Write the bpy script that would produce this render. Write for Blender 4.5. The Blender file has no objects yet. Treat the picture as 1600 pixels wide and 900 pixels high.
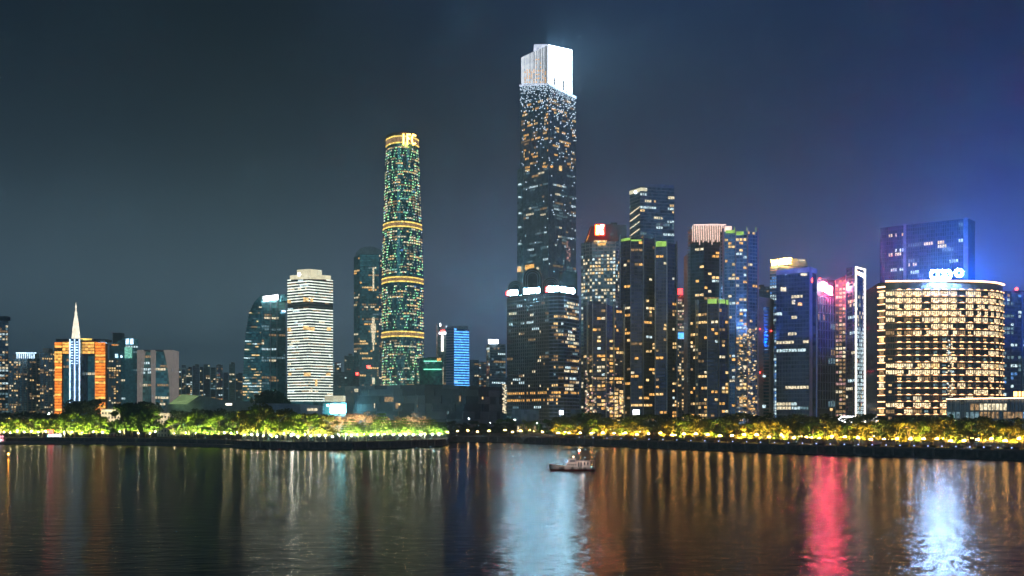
import bpy, math, random
from mathutils import Vector, Matrix
R = random.Random(7)
C = bpy.context.scene.collection
sc = bpy.context.scene
PI = math.pi
# ------------------------------------------------------------------ camera, sky, exposure
F = 1537.0            # focal length in pixels of the 1600 px wide photograph
H = 20.0              # eye height above the river
HOR = 655.0           # row of the horizon
GZ = 5.0              # level of the river bank
cam = bpy.data.objects.new('camera', bpy.data.cameras.new('camera'))
C.objects.link(cam)
cam.location = (0, 0, H); cam.rotation_euler = (PI/2, 0, 0)
cam.data.sensor_width = 36; cam.data.lens = 36*F/1600
cam.data.shift_y = (HOR-450)/1600
cam.data.clip_start = 1; cam.data.clip_end = 30000
sc.camera = cam
sc.view_settings.view_transform = 'Standard'
sc.view_settings.look = 'None'
sc.view_settings.exposure = 0.0
sc.view_settings.gamma = 1.0
sc.cycles.use_denoising = True
sc.cycles.max_bounces = 5
sc.cycles.diffuse_bounces = 2
sc.cycles.glossy_bounces = 3
sc.cycles.transmission_bounces = 2
sc.cycles.transparent_max_bounces = 6
sc.cycles.volume_bounces = 0
sc.cycles.caustics_reflective = True
sc.cycles.sample_clamp_indirect = 6.0
sc.cycles.use_light_tree = True

def lin(r, g, b):
    f = lambda c: (c/255/12.92) if c/255 <= 0.04045 else ((c/255+0.055)/1.055)**2.4
    return (f(r), f(g), f(b), 1)

world = bpy.data.worlds.new('World'); sc.world = world
world.use_nodes = True
wt = world.node_tree; wt.nodes.clear()
def WN(t): return wt.nodes.new(t)
out = WN('ShaderNodeOutputWorld'); bg = WN('ShaderNodeBackground')
tc = WN('ShaderNodeTexCoord'); sx = WN('ShaderNodeSeparateXYZ')
wt.links.new(tc.outputs['Generated'], sx.inputs[0])
def wramp(stops):
    r = WN('ShaderNodeValToRGB'); r.color_ramp.interpolation = 'B_SPLINE'; e = r.color_ramp.elements
    while len(e) < len(stops): e.new(0.5)
    for el, (p, c) in zip(e, stops): el.position = p; el.color = c
    wt.links.new(sx.outputs['Z'], r.inputs[0]); return r
# night sky lit by the town: brighter towards the horizon, bluer over the east end
KL, KM, KR = (0.58, 0.96, 1.22), (0.72, 0.90, 2.0), (0.60, 0.74, 2.9)
def stops(k, top): return [(0.0, (.48*k[0], .48*k[1], .48*k[2], 1)), (0.10, (.24*k[0], .24*k[1], .24*k[2], 1)), (0.20, (.058*k[0], .058*k[1], .060*k[2], 1)), (0.29, (.014*k[0], .014*k[1], .017*k[2], 1)), (0.38, top), (0.48, top), (0.8, (.001, .004, .008, 1)), (1.0, (.001, .003, .005, 1))]
rl = wramp(stops(KL, (.0002, .003, .009, 1))); rm = wramp(stops(KM, (.001, .013, .062, 1))); rr = wramp(stops(KR, (.001, .003, .022, 1)))
az = WN('ShaderNodeMath'); az.operation = 'ARCTAN2'
wt.links.new(sx.outputs['X'], az.inputs[0]); wt.links.new(sx.outputs['Y'], az.inputs[1])
ab = WN('ShaderNodeMath'); ab.operation = 'ABSOLUTE'; wt.links.new(az.outputs[0], ab.inputs[0])
def step(src, a, b):
    m = WN('ShaderNodeMapRange'); m.interpolation_type = 'SMOOTHSTEP'; m.inputs[1].default_value = a; m.inputs[2].default_value = b
    wt.links.new(src, m.inputs[0]); return m.outputs[0]
def times(a, b):
    m = WN('ShaderNodeMath'); m.operation = 'MULTIPLY'; wt.links.new(a, m.inputs[0]); wt.links.new(b, m.inputs[1]); return m
m1 = times(step(az.outputs[0], -0.30, 0.18), step(ab.outputs[0], 2.9, 1.4)); m2 = times(step(az.outputs[0], 0.10, 0.60), step(ab.outputs[0], 2.0, 0.8))
x1 = WN('ShaderNodeMix'); x1.data_type = 'RGBA'; x2 = WN('ShaderNodeMix'); x2.data_type = 'RGBA'
wt.links.new(m1.outputs[0], x1.inputs[0]); wt.links.new(rl.outputs[0], x1.inputs[6]); wt.links.new(rm.outputs[0], x1.inputs[7])
wt.links.new(m2.outputs[0], x2.inputs[0]); wt.links.new(x1.outputs[2], x2.inputs[6]); wt.links.new(rr.outputs[0], x2.inputs[7])
wt.links.new(x2.outputs[2], bg.inputs[0]); bg.inputs[1].default_value = 1.0
wt.links.new(bg.outputs[0], out.inputs[0])

# faint soft light from the lit town behind the viewer and the moonlit haze
sun = bpy.data.lights.new('sun', 'SUN'); sun.energy = 0.20; sun.angle = math.radians(40); sun.color = (0.52, 0.84, 1.0)
so_ = bpy.data.objects.new('sun', sun); C.objects.link(so_); so_.rotation_euler = (math.radians(62), 0, math.radians(-14))
# ------------------------------------------------------------------ materials
M = {}
def newmat(name):
    m = bpy.data.materials.new(name); m.use_nodes = True; M[name] = m
    return m, m.node_tree, m.node_tree.nodes.get('Principled BSDF')
def N(t, ty, **k):
    n = t.nodes.new(ty)
    for a, b in k.items(): setattr(n, a, b)
    return n
def solid(name, col, rough=0.6, metal=0.0, var=0.25, scale=0.15, bump=0.0, spec=0.5):
    m, t, p = newmat(name)
    g = N(t, 'ShaderNodeNewGeometry'); n = N(t, 'ShaderNodeTexNoise')
    n.inputs['Scale'].default_value = scale; n.inputs['Detail'].default_value = 6
    t.links.new(g.outputs['Position'], n.inputs['Vector'])
    mr = N(t, 'ShaderNodeMapRange'); mr.inputs[1].default_value = 0.3; mr.inputs[2].default_value = 0.7
    mr.inputs[3].default_value = 1-var; mr.inputs[4].default_value = 1+var
    t.links.new(n.outputs['Fac'], mr.inputs[0])
    mx = N(t, 'ShaderNodeVectorMath', operation='SCALE'); mx.inputs[0].default_value = col
    t.links.new(mr.outputs[0], mx.inputs['Scale']); t.links.new(mx.outputs[0], p.inputs['Base Color'])
    p.inputs['Roughness'].default_value = rough; p.inputs['Metallic'].default_value = metal
    p.inputs['Specular IOR Level'].default_value = spec
    if bump:
        b = N(t, 'ShaderNodeBump'); b.inputs['Strength'].default_value = bump; b.inputs['Distance'].default_value = 0.3
        n2 = N(t, 'ShaderNodeTexNoise'); n2.inputs['Scale'].default_value = scale*8
        t.links.new(g.outputs['Position'], n2.inputs['Vector']); t.links.new(n2.outputs['Fac'], b.inputs['Height'])
        t.links.new(b.outputs[0], p.inputs['Normal'])
    return m
def glass(name, col, rough=0.12, cell=(3, 3, 3.6), var=0.6, spec=0.8, metal=0.0):
    m, t, p = newmat(name)
    g = N(t, 'ShaderNodeNewGeometry'); s = N(t, 'ShaderNodeVectorMath', operation='SNAP'); s.inputs[1].default_value = cell
    t.links.new(g.outputs['Position'], s.inputs[0])
    w = N(t, 'ShaderNodeTexWhiteNoise'); t.links.new(s.outputs[0], w.inputs['Vector'])
    mr = N(t, 'ShaderNodeMapRange'); mr.inputs[3].default_value = 1-var; mr.inputs[4].default_value = 1+var
    t.links.new(w.outputs['Value'], mr.inputs[0])
    mx = N(t, 'ShaderNodeVectorMath', operation='SCALE'); mx.inputs[0].default_value = col
    t.links.new(mr.outputs[0], mx.inputs['Scale']); t.links.new(mx.outputs[0], p.inputs['Base Color'])
    rr_ = N(t, 'ShaderNodeMapRange'); rr_.inputs[3].default_value = rough*0.5; rr_.inputs[4].default_value = rough*2
    t.links.new(w.outputs['Value'], rr_.inputs[0]); t.links.new(rr_.outputs[0], p.inputs['Roughness'])
    p.inputs['Specular IOR Level'].default_value = spec; p.inputs['Metallic'].default_value = metal
    return m
def emit(name, col, k, var=0.0, cell=1.3, sample=False):
    m, t, p = newmat(name)
    p.inputs['Base Color'].default_value = (0.05, 0.05, 0.05, 1)
    p.inputs['Emission Color'].default_value = (*col, 1); p.inputs['Emission Strength'].default_value = k
    p.inputs['Roughness'].default_value = 0.4
    if var:
        g = N(t, 'ShaderNodeNewGeometry'); s = N(t, 'ShaderNodeVectorMath', operation='SNAP'); s.inputs[1].default_value = (cell, cell, cell)
        t.links.new(g.outputs['Position'], s.inputs[0])
        w = N(t, 'ShaderNodeTexWhiteNoise'); t.links.new(s.outputs[0], w.inputs['Vector'])
        mr = N(t, 'ShaderNodeMapRange'); mr.inputs[3].default_value = k*(1-var); mr.inputs[4].default_value = k*(1+var)
        t.links.new(w.outputs['Value'], mr.inputs[0]); t.links.new(mr.outputs[0], p.inputs['Emission Strength'])
    m.cycles.emission_sampling = 'FRONT' if sample else 'NONE'
    return m
# glazing
glass('glass_dark', (0.150, 0.210, 0.255), metal=0.55); glass('glass_teal', (0.195, 0.540, 0.570), metal=0.6)
glass('glass_blue', (0.180, 0.360, 0.690), metal=0.6); glass('glass_navy', (0.105, 0.135, 0.270), metal=0.5)
glass('glass_slate', (0.270, 0.420, 0.495), metal=0.55); glass('glass_black', (0.075, 0.090, 0.120), spec=0.5, metal=0.4)
glass('glass_green', (0.060, 0.450, 0.330), metal=0.5)
# walls
solid('concrete', (0.25, 0.27, 0.29)); solid('beige', (0.52, 0.46, 0.40)); solid('white_wall', (0.72, 0.70, 0.66), var=0.12)
solid('grey_metal', (0.33, 0.41, 0.46), 0.4, 0.5); solid('dark_metal', (0.11, 0.16, 0.20), 0.4, 0.3); solid('charcoal', (0.05, 0.068, 0.10), 0.5)
solid('bronze', (0.20, 0.15, 0.12), 0.5); solid('pink_stone', (0.42, 0.30, 0.30)); solid('steel_blue', (0.27, 0.36, 0.50), 0.4, 0.3)
solid('orange_stone', (0.55, 0.22, 0.06)); solid('black_paint', (0.02, 0.02, 0.022), 0.5); solid('boat_white', (0.80, 0.68, 0.62), 0.45, var=0.15, scale=0.8)
solid('boat_red', (0.30, 0.05, 0.03), 0.5); solid('rubber', (0.02, 0.02, 0.02), 0.8); solid('gravel_roof', (0.12, 0.12, 0.12), 0.9)
solid('lavender_panel', (0.50, 0.42, 0.60), 0.5, var=0.1); solid('museum_panel', (0.14, 0.19, 0.25), 0.55, var=0.3, scale=0.05); solid('museum_dark', (0.045, 0.065, 0.10), 0.6)
solid('lawn', (0.05, 0.08, 0.025), 0.9, var=0.4, bump=0.4); solid('stone_quay', (0.13, 0.12, 0.11), 0.85, var=0.4, scale=0.4, bump=0.5)
solid('paving', (0.20, 0.18, 0.16), 0.8, var=0.3, scale=0.3); solid('earth', (0.05, 0.05, 0.045), 0.95, var=0.3, scale=0.02)
solid('hedge_leaf', (0.035, 0.06, 0.02), 0.9, var=0.5, scale=2, bump=1.0); solid('bark', (0.08, 0.06, 0.045), 0.9, var=0.3, scale=3)
solid('lamp_iron', (0.06, 0.06, 0.06), 0.5, 0.4)
# lit windows: (colour, strength, variation)
emit('w_amber', (1, 0.50, 0.13), 1.3, 0.6); emit('w_warm', (1, 0.64, 0.26), 1.35, 0.6); emit('w_pale', (1, 0.84, 0.55), 1.15, 0.6)
emit('w_cool', (0.72, 0.94, 1.0), 1.1, 0.7); emit('w_dimwarm', (1, 0.60, 0.28), 0.38, 0.7); emit('w_dimcool', (0.5, 0.85, 1.0), 0.28, 0.7)
emit('w_teal', (0.35, 1.0, 0.78), 0.8, 0.5); emit('w_blue', (0.15, 0.42, 1.0), 0.8, 0.5); emit('w_bright', (1, 0.76, 0.44), 1.6, 0.8, 0.8)
emit('w_pink', (1, 0.55, 0.50), 0.6, 0.8); emit('w_orange', (1, 0.34, 0.05), 1.1, 0.5)
# lit architecture (sampled)
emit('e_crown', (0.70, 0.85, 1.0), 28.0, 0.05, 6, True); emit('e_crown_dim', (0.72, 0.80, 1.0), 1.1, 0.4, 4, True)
emit('e_dot', (0.72, 0.86, 1.0), 2.6); emit('e_signk', (1, 0.20, 0.11), 320, 0, 1, True); emit('e_greendot', (0.40, 1.0, 0.42), 3.0, 0.5, 1.3, True); emit('e_bluedot', (0.25, 0.55, 1.0), 1.8)
emit('e_gold', (1, 0.68, 0.14), 1.9, 0.45, 3, True); emit('e_goldsign', (1, 0.55, 0.10), 14, 0, 1, True)
emit('e_whiteband', (0.90, 1.0, 0.86), 1.9, 0.25, 5, True); emit('e_creamcrown', (1, 0.92, 0.62), 1.0, 0.15, 5, True)
emit('e_signwhite', (0.36, 0.76, 1.0), 560, 0, 1, True); emit('e_signred', (1, 0.012, 0.012), 200, 0, 1, True); emit('e_signyellow', (1, 0.30, 0.012), 260, 0, 1, True)
emit('e_signorange', (1, 0.42, 0.06), 110, 0, 1, True); emit('e_signblue', (0.34, 0.58, 1.0), 1000, 0, 1, True); emit('e_redlamp', (1, 0.04, 0.03), 18, 0, 1, True)
emit('e_stripwhite', (1, 0.90, 0.74), 3.5, 0, 1, True); emit('e_stripcool', (0.55, 0.78, 1.0), 3.0, 0.4, 3, True); emit('e_pinkfan', (1, 0.70, 0.60), 1.7, 0.2, 2, True)
emit('e_orangewall', (1, 0.26, 0.03), 1.7, 0.3, 3, True); emit('e_orangeband', (1, 0.50, 0.10), 1.7, 0.6, 3, True)
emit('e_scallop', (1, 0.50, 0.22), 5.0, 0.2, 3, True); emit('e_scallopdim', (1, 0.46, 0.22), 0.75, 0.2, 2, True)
emit('e_bluestripe', (0.10, 0.42, 1.0), 2.6, 0.3, 3, True); emit('e_greenroof', (0.55, 1.0, 0.18), 0.75, 0.3, 4); emit('e_greenline', (0.30, 1.0, 0.70), 2.2, 0.1, 4, True)
emit('e_cyansign', (0.30, 0.95, 1.0), 70, 0, 1, True); emit('e_cyanwall', (0.10, 0.75, 0.80), 0.45, 0.2, 4, True); emit('e_greenfacet', (0.48, 0.72, 0.30), 0.42, 0.15, 5)
emit('e_lampamber', (1, 0.50, 0.13), 200, 0, 1, True); emit('e_lampwarm', (1, 0.80, 0.42), 220, 0, 1, True); emit('e_lampwhite', (1.0, 1.0, 0.85), 260, 0, 1, True)
emit('e_lampcool', (0.85, 0.95, 1.0), 160, 0, 1, True); emit('e_marker', (0.30, 0.45, 1.0), 6); emit('e_markerwarm', (1, 0.42, 0.12), 40, 0, 1, True)
emit('e_redpanel', (1, 0.006, 0.008), 8, 0, 1, True); emit('e_redpanel2', (1, 0.02, 0.02), 16, 0, 1, True); emit('e_signwhite2', (1.0, 0.72, 0.80), 60, 0, 1, True)
emit('e_signredy', (1, 0.05, 0.13), 1100, 0, 1, True); emit('e_signorange2', (1, 0.40, 0.12), 8, 0, 1, True); emit('e_stripamber', (1, 0.55, 0.28), 6, 0, 1, True)
emit('e_signredy2', (1, 0.03, 0.03), 14, 0, 1, True); emit('e_boatlamp', (.9, 1, .95), 120, 0, 1, True); emit('e_buoy', (1, .36, .04), 160, 0, 1, True)
BLUEW = 1150000.0
CROWN_HALO_W = 1200000.0  # power of the lamp added for the crown's haze halo
emit('e_finlight', (0.82, 0.90, 1.0), 1.25, 0.15, 5, True); emit('e_finfloodwash', (1, 0.86, 0.80), 0.20, 0.1, 6)  # last one: floodlighting of the pinkish fins given as faint emission
HAZE = 0.00027
emit('e_pinkboat', (1, 0.35, 0.45), 3, 0.5, 1, True); emit('e_boatwhite', (0.95, 0.95, 1.0), 8, 0.2, 1, True); emit('e_spire', (1, 0.90, 0.70), 1.6, 0.2, 3, True)

# ------------------------------------------------------------------ mesh helpers
class MB:
    """collects faces with material names; coordinates are world ones until build() subtracts the base"""
    def __init__(s): s.v = []; s.f = []; s.m = []
    def face(s, pts, mat):
        i = len(s.v); s.v += [tuple(p) for p in pts]; s.f.append(tuple(range(i, i+len(pts)))); s.m.append(mat)
    def hexa(s, a, mat, skip=()):
        """a: 4 bottom points then 4 top points, anticlockwise from above"""
        i = len(s.v); s.v += [tuple(p) for p in a]
        for k, q in enumerate(((3, 2, 1, 0), (4, 5, 6, 7), (0, 1, 5, 4), (1, 2, 6, 5), (2, 3, 7, 6), (3, 0, 4, 7))):
            if k in skip: continue
            s.f.append(tuple(i+j for j in q)); s.m.append(mat)
    def box(s, x0, x1, y0, y1, z0, z1, mat, skip=()):
        s.hexa([(x0, y0, z0), (x1, y0, z0), (x1, y1, z0), (x0, y1, z0), (x0, y0, z1), (x1, y0, z1), (x1, y1, z1), (x0, y1, z1)], mat, skip)
    def wallbox(s, A, B, z0, z1, out0, out1, mat, z0b=None, z1b=None):
        """box along the wall line A-B (2D), from out0 to out1 metres proud of it"""
        n = norm2(A, B)
        z0b = z0 if z0b is None else z0b; z1b = z1 if z1b is None else z1b
        a = (A[0]+n[0]*out1, A[1]+n[1]*out1); b = (B[0]+n[0]*out1, B[1]+n[1]*out1)
        c = (B[0]+n[0]*out0, B[1]+n[1]*out0); d = (A[0]+n[0]*out0, A[1]+n[1]*out0)
        s.hexa([(*a, z0), (*b, z0b), (*c, z0b), (*d, z0), (*a, z1), (*b, z1b), (*c, z1b), (*d, z1)], mat)
    def prism(s, pts, zb, zt, mat, roof=None):
        n = len(pts); zt = zt if isinstance(zt, (list, tuple)) else [zt]*n
        i = len(s.v); s.v += [(p[0], p[1], zb) for p in pts] + [(p[0], p[1], z) for p, z in zip(pts, zt)]
        for k in range(n):
            j = (k+1) % n; s.f.append((i+k, i+j, i+n+j, i+n+k)); s.m.append(mat)
        s.f.append(tuple(i+n+k for k in range(n))); s.m.append(roof or mat)
    def tube(s, p, q, r0, r1, mat, n=6, cap=True):
        p = Vector(p); q = Vector(q); d = (q-p).normalized()
        a = d.orthogonal().normalized(); b = d.cross(a); i = len(s.v)
        for P_, r in ((p, r0), (q, r1)):
            for k in range(n):
                t = 2*PI*k/n; s.v.append(tuple(P_+a*(r*math.cos(t))+b*(r*math.sin(t))))
        for k in range(n):
            j = (k+1) % n; s.f.append((i+k, i+j, i+n+j, i+n+k)); s.m.append(mat)
        if cap: s.f.append(tuple(i+n+k for k in range(n))); s.m.append(mat); s.f.append(tuple(i+k for k in reversed(range(n)))); s.m.append(mat)
    def ball(s, c, r, mat, n=8, m=5, sz=1.0):
        i = len(s.v)
        for a in range(m+1):
            th = PI*a/m
            for b in range(n):
                ph = 2*PI*b/n; s.v.append((c[0]+r*math.sin(th)*math.cos(ph), c[1]+r*math.sin(th)*math.sin(ph), c[2]-r*sz*math.cos(th)))
        for a in range(m):
            for b in range(n):
                b2 = (b+1) % n; s.f.append((i+a*n+b, i+a*n+b2, i+(a+1)*n+b2, i+(a+1)*n+b)); s.m.append(mat)
    def mesh(s, name, base=(0, 0, 0)):
        me = bpy.data.meshes.new(name)
        me.from_pydata([(v[0]-base[0], v[1]-base[1], v[2]-base[2]) for v in s.v], [], s.f)
        idx = {}
        for mm in s.m:
            if mm not in idx: idx[mm] = len(idx); me.materials.append(M[mm])
        me.polygons.foreach_set('material_index', [idx[mm] for mm in s.m]); me.update()
        return me
    def build(s, name, parent=None, base=None, stuff=False):
        if not s.f: return None
        base = base if base is not None else (tuple(parent['_b']) if parent is not None and '_b' in parent else (0, 0, 0))
        o = bpy.data.objects.new(name, s.mesh(name, base)); C.objects.link(o)
        if parent is not None: o.parent = parent
        else: o.location = base
        if stuff: o['kind'] = 'stuff'
        return o
def norm2(A, B):
    dx, dy = B[0]-A[0], B[1]-A[1]; l = math.hypot(dx, dy) or 1
    return (dy/l, -dx/l)
def X(px, Y): return (px-800)/F*Y
def Z(py, Y): return H+(HOR-py)/F*Y
def YW(py): return H*F/(py-HOR)               # distance at which the river surface shows on that row
def lerp(a, b, t): return a+(b-a)*t
def thing(name, label, cat, base, group=None):
    o = bpy.data.objects.new(name, None); C.objects.link(o); o.location = base; o.empty_display_size = 1
    o['label'] = label; o['category'] = cat; o['_b'] = list(base)
    if group: o['group'] = group
    return o
def tag(o, label, cat, group=None):
    o['label'] = label; o['category'] = cat
    if group: o['group'] = group
    return o
def structure(o): o['kind'] = 'structure'; return o
ORD = ('first second third fourth fifth sixth seventh eighth ninth tenth eleventh twelfth thirteenth fourteenth fifteenth sixteenth seventeenth '
       'eighteenth nineteenth twentieth').split()
TENS = {20: 'twenty', 30: 'thirty', 40: 'forty', 50: 'fifty', 60: 'sixty'}
def nth(i):
    i += 1
    if i <= 20: return ORD[i-1]
    t, u = i//10*10, i % 10
    return (TENS[t][:-1]+'ieth') if u == 0 else TENS[t]+'-'+ORD[u-1]

UNIT = {}
def unit_box(mat):
    if mat not in UNIT:
        b = MB(); b.box(-.5, .5, -.5, .5, -.5, .5, mat, skip=(4,)); UNIT[mat] = b.mesh('pane')
    return UNIT[mat]

# row patterns: each gives for one floor of one face a list of window materials (or None)
def pick(mix, r):
    t = r.random()*sum(w for _, w in mix)
    for k, w in mix:
        t -= w
        if t <= 0: return k
    return mix[-1][0]
def office(rows=0.5, fill=0.5, run=4, mix=(('w_pale', 3), ('w_cool', 2), ('w_dimwarm', 2), ('w_dimcool', 2)), seed=1, sel=None):
    r = random.Random(seed)
    def fn(face, j, nf, nb):
        out = [None]*nb
        p = rows
        if sel: 
            s = sel(face, j/max(nf-1, 1)); p = rows if s is None else s
        if r.random() > p: return out
        i = r.randrange(0, run)-run//2; k = pick(mix, r)
        while i < nb:
            L = 1+int(r.random()*run*1.6)
            if r.random() < fill:
                if r.random() < 0.4: k = pick(mix, r)
                for q in range(max(0, i), min(nb, i+L)):
                    if r.random() < 0.9: out[q] = k
            i += L
        return out
    return fn
def homes(p=0.2, mix=(('w_warm', 4), ('w_amber', 4), ('w_pale', 2), ('w_cool', 1), ('w_dimwarm', 3)), seed=1, colbias=None, low=0.0):
    r = random.Random(seed); cb = {}
    def fn(face, j, nf, nb):
        out = []
        for i in range(nb):
            b = cb.setdefault((face, i), r.choice([0.2, 0.6, 1, 1.6, 2.2]) if colbias is None else colbias(face, i))
            q = p*b*(1+low*(1-j/nf)*2)
            out.append(out[-1] if i and out[-1] and r.random() < .42 else (pick(mix, r) if r.random() < q else None))
        return out
    return fn

class Bld:
    def __init__(s, name, label, cat, corners, depth=40, zb=None, group=None, body='glass_dark', roof='gravel_roof', wallpart='wall'):
        """corners: the seen wall line, west to east, as (px, distance, top row)"""
        s.P = [(X(px, Y), Y) for px, Y, t in corners]; s.T = [Z(t, Y) for px, Y, t in corners]
        s.zb = GZ-0.2 if zb is None else zb; s.body = body
        cx = sum(p[0] for p in s.P)/len(s.P); cy = max(p[1] for p in s.P)+depth/2
        s.root = thing(name, label, cat, (cx, cy, s.zb), group)
        back = []
        for k in (len(s.P)-1, 0):
            p = s.P[k]; l = math.hypot(*p); back.append((p[0]+p[0]/l*depth, p[1]+p[1]/l*depth))
        s.back = back
        w = MB(); w.prism(s.P+back, s.zb, s.T+[s.T[-1], s.T[0]], body, roof); w.build(wallpart, s.root)
        s.wins = []; s.dark = []
    def facade(s, faces=None, z0=None, z1=None, fh=3.6, bw=3.0, band='dark_metal', bh=0.5, bo=0.45, mull=None, mk=1, mw=0.35, mo=0.35, lit=None,
               ws=(0.8, 0.62), own_bands=False, band_name='floor_band', skip_band=None, wo=0.12, mull_top=0.0):
        faces = range(len(s.P)-1) if faces is None else faces
        z0 = s.zb if z0 is None else z0
        zt = max(s.T) if z1 is None else z1
        nf = max(1, int((zt-z0)/fh)); allb = MB(); mm = MB()
        for j in range(nf+1):
            z = z0+j*fh; b = MB() if own_bands else allb
            for f in faces:
                A, B = s.P[f], s.P[f+1]; ta, tb = s.T[f], s.T[f+1]
                if z1 is not None: ta = min(ta, z1+.01); tb = min(tb, z1+.01)
                if z > max(ta, tb)-bh*0.5: continue
                if band and not (skip_band and skip_band(f, j, nf)):
                    tA, tB = 0., 1.
                    if z+bh > min(ta, tb) and abs(ta-tb) > 1:
                        tt = (z+bh-ta)/(tb-ta)
                        if ta > tb: tB = max(0.02, min(1, tt))
                        else: tA = max(0, min(0.98, tt))
                    a = (lerp(A[0], B[0], tA), lerp(A[1], B[1], tA)); c = (lerp(A[0], B[0], tB), lerp(A[1], B[1], tB))
                    bm = band(f, j, nf) if callable(band) else band
                    b.wallbox(a, c, z, z+bh, 0.0, bo+0.003*(f % 2), bm)
            if own_bands and b.f: b.build(band_name, s.root)
        allb.build(band_name, s.root)
        for f in faces:
            A, B = s.P[f], s.P[f+1]; L = math.hypot(B[0]-A[0], B[1]-A[1]); nb = max(1, round(L/bw)); n = norm2(A, B)
            ta, tb = s.T[f], s.T[f+1]
            if z1 is not None: ta = min(ta, z1); tb = min(tb, z1)
            if mull:
                for i in range(0, nb+1, mk):
                    t = i/nb; x = lerp(A[0], B[0], t); y = lerp(A[1], B[1], t); hw = mw/2/L
                    t0, t1 = max(0, t-hw), min(1, t+hw)
                    a = (lerp(A[0], B[0], t0), lerp(A[1], B[1], t0)); c = (lerp(A[0], B[0], t1), lerp(A[1], B[1], t1))
                    mm.wallbox(a, c, z0, lerp(ta, tb, t)+mull_top, 0.0, mo+0.006, mull)
            if lit:
                for j in range(nf):
                    z = z0+j*fh
                    row = lit(f, j, nf, nb)
                    for i, k in enumerate(row):
                        if not k: continue
                        t = (i+.5)/nb
                        if z+fh > lerp(ta, tb, t): continue
                        s.wins.append((lerp(A[0], B[0], t)+n[0]*wo/2, lerp(A[1], B[1], t)+n[1]*wo/2, z+bh+(fh-bh)/2, math.atan2(B[1]-A[1], B[0]-A[0]), L/nb*ws[0]*R.uniform(.75, 1.15), wo, (fh-bh)*min(1, ws[1]/0.62*0.86), k))
        mm.build('mullion', s.root)
        return s
    def win(s, px, py, Y, w, h, k, ang=0):
        """one lit window placed by hand"""
        s.wins.append((X(px, Y), Y, Z(py, Y), ang, w, 0.3, h, k)); return s
    def finish(s, single=False, name='window'):
        b = s.root['_b']
        if single:
            big = sorted(s.wins, key=lambda w: -w[4]*w[6]) if len(s.wins) > 300 else s.wins
            own, rest = big[:300], big[300:]
        else: own, rest = [], s.wins
        for (x, y, z, a, w, d, h, k) in own:
            o = bpy.data.objects.new(name, unit_box(k)); C.objects.link(o); o.parent = s.root
            o.location = (x-b[0], y-b[1], z-b[2]); o.rotation_euler = (0, 0, a); o.scale = (w, d, h)
        if rest:
            m = MB()
            for (x, y, z, a, w, d, h, k) in rest:
                ca, sa = math.cos(a), math.sin(a); u = (ca*w/2, sa*w/2); v = (sa*d/2, -ca*d/2)
                q = [(x-u[0]+v[0], y-u[1]+v[1]), (x+u[0]+v[0], y+u[1]+v[1]), (x+u[0]-v[0], y+u[1]-v[1]), (x-u[0]-v[0], y-u[1]-v[1])]
                m.hexa([(*p, z-h/2) for p in q]+[(*p, z+h/2) for p in q], k, skip=(4, 0))
            m.build(name, s.root, stuff=True)
        return s
    def along(s, f, t, out=0.0):
        A, B = s.P[f], s.P[f+1]; n = norm2(A, B)
        return (lerp(A[0], B[0], t)+n[0]*out, lerp(A[1], B[1], t)+n[1]*out)
    def roofbox(s, px0, px1, Y, py0, py1, mat='charcoal', d=12, name='roof_plant'):
        m = MB(); m.box(X(px0, Y), X(px1, Y), Y, Y+d, Z(py1, Y), Z(py0, Y), mat); return m.build(name, s.root)
    def fin(s, f, t, w, z0, z1, out, mat, name='fin'):
        L = math.hypot(s.P[f+1][0]-s.P[f][0], s.P[f+1][1]-s.P[f][1]); h = w/2/L
        m = MB(); m.wallbox(s.along(f, max(0, t-h)), s.along(f, min(1, t+h)), z0, z1, 0, out, mat); return m.build(name, s.root)

# glyphs as strokes in a unit cell (x0,y0,x1,y1)
GL = {
 'I': [(.5, 0, .5, 1)], 'F': [(.2, 0, .2, 1), (.2, 1, .85, 1), (.2, .55, .7, .55)],
 'C': [(.85, .9, .35, 1), (.35, 1, .12, .7), (.12, .7, .12, .3), (.12, .3, .35, 0), (.35, 0, .85, .1)],
 'W': [(.0, 1, .25, 0), (.25, 0, .5, .9), (.5, .9, .75, 0), (.75, 0, 1, 1)],
 'A': [(.05, 0, .5, 1), (.5, 1, .95, 0), (.25, .38, .75, .38)],
 'O': [(.3, 1, .7, 1), (.7, 1, .95, .7), (.95, .7, .95, .3), (.95, .3, .7, 0), (.7, 0, .3, 0), (.3, 0, .05, .3), (.05, .3, .05, .7), (.05, .7, .3, 1)],
 'D': [(.1, 0, .1, 1), (.1, 1, .6, 1), (.6, 1, .92, .7), (.92, .7, .92, .3), (.92, .3, .6, 0), (.6, 0, .1, 0)],
 'r': [(.2, 0, .2, 1), (.2, .8, .5, 1), (.5, 1, .9, .9)], 'u': [(.15, 1, .15, 0), (.15, 0, .85, 0), (.85, 0, .85, 1)],
 'i': [(.5, 0, .5, .7), (.5, .9, .5, 1)],
 'h1': [(.1, .9, .9, .9), (.5, 1, .5, 0), (.1, .5, .9, .5), (.15, 0, .85, 0)],
 'h2': [(.05, 0, .05, 1), (.05, 1, .95, 1), (.95, 1, .95, 0), (.95, 0, .05, 0), (.25, .66, .75, .66), (.25, .33, .75, .33), (.5, .8, .5, .2)],
 'h3': [(.5, 1, .5, 0), (.05, .72, .95, .72), (.5, .6, .05, .05), (.5, .6, .95, .05)],
 'h4': [(.2, 1, .05, .6), (.15, .6, .15, 0), (.4, .85, .95, .85), (.4, .5, .95, .5), (.68, 1, .68, 0), (.4, .1, .95, .1)],
 'h5': [(.1, 1, .4, .8), (.05, .6, .35, .5), (.1, 0, .4, .35), (.5, .9, .95, .9), (.72, 1, .72, .1), (.5, .55, .95, .55), (.5, .1, .95, .1)],
}
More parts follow.
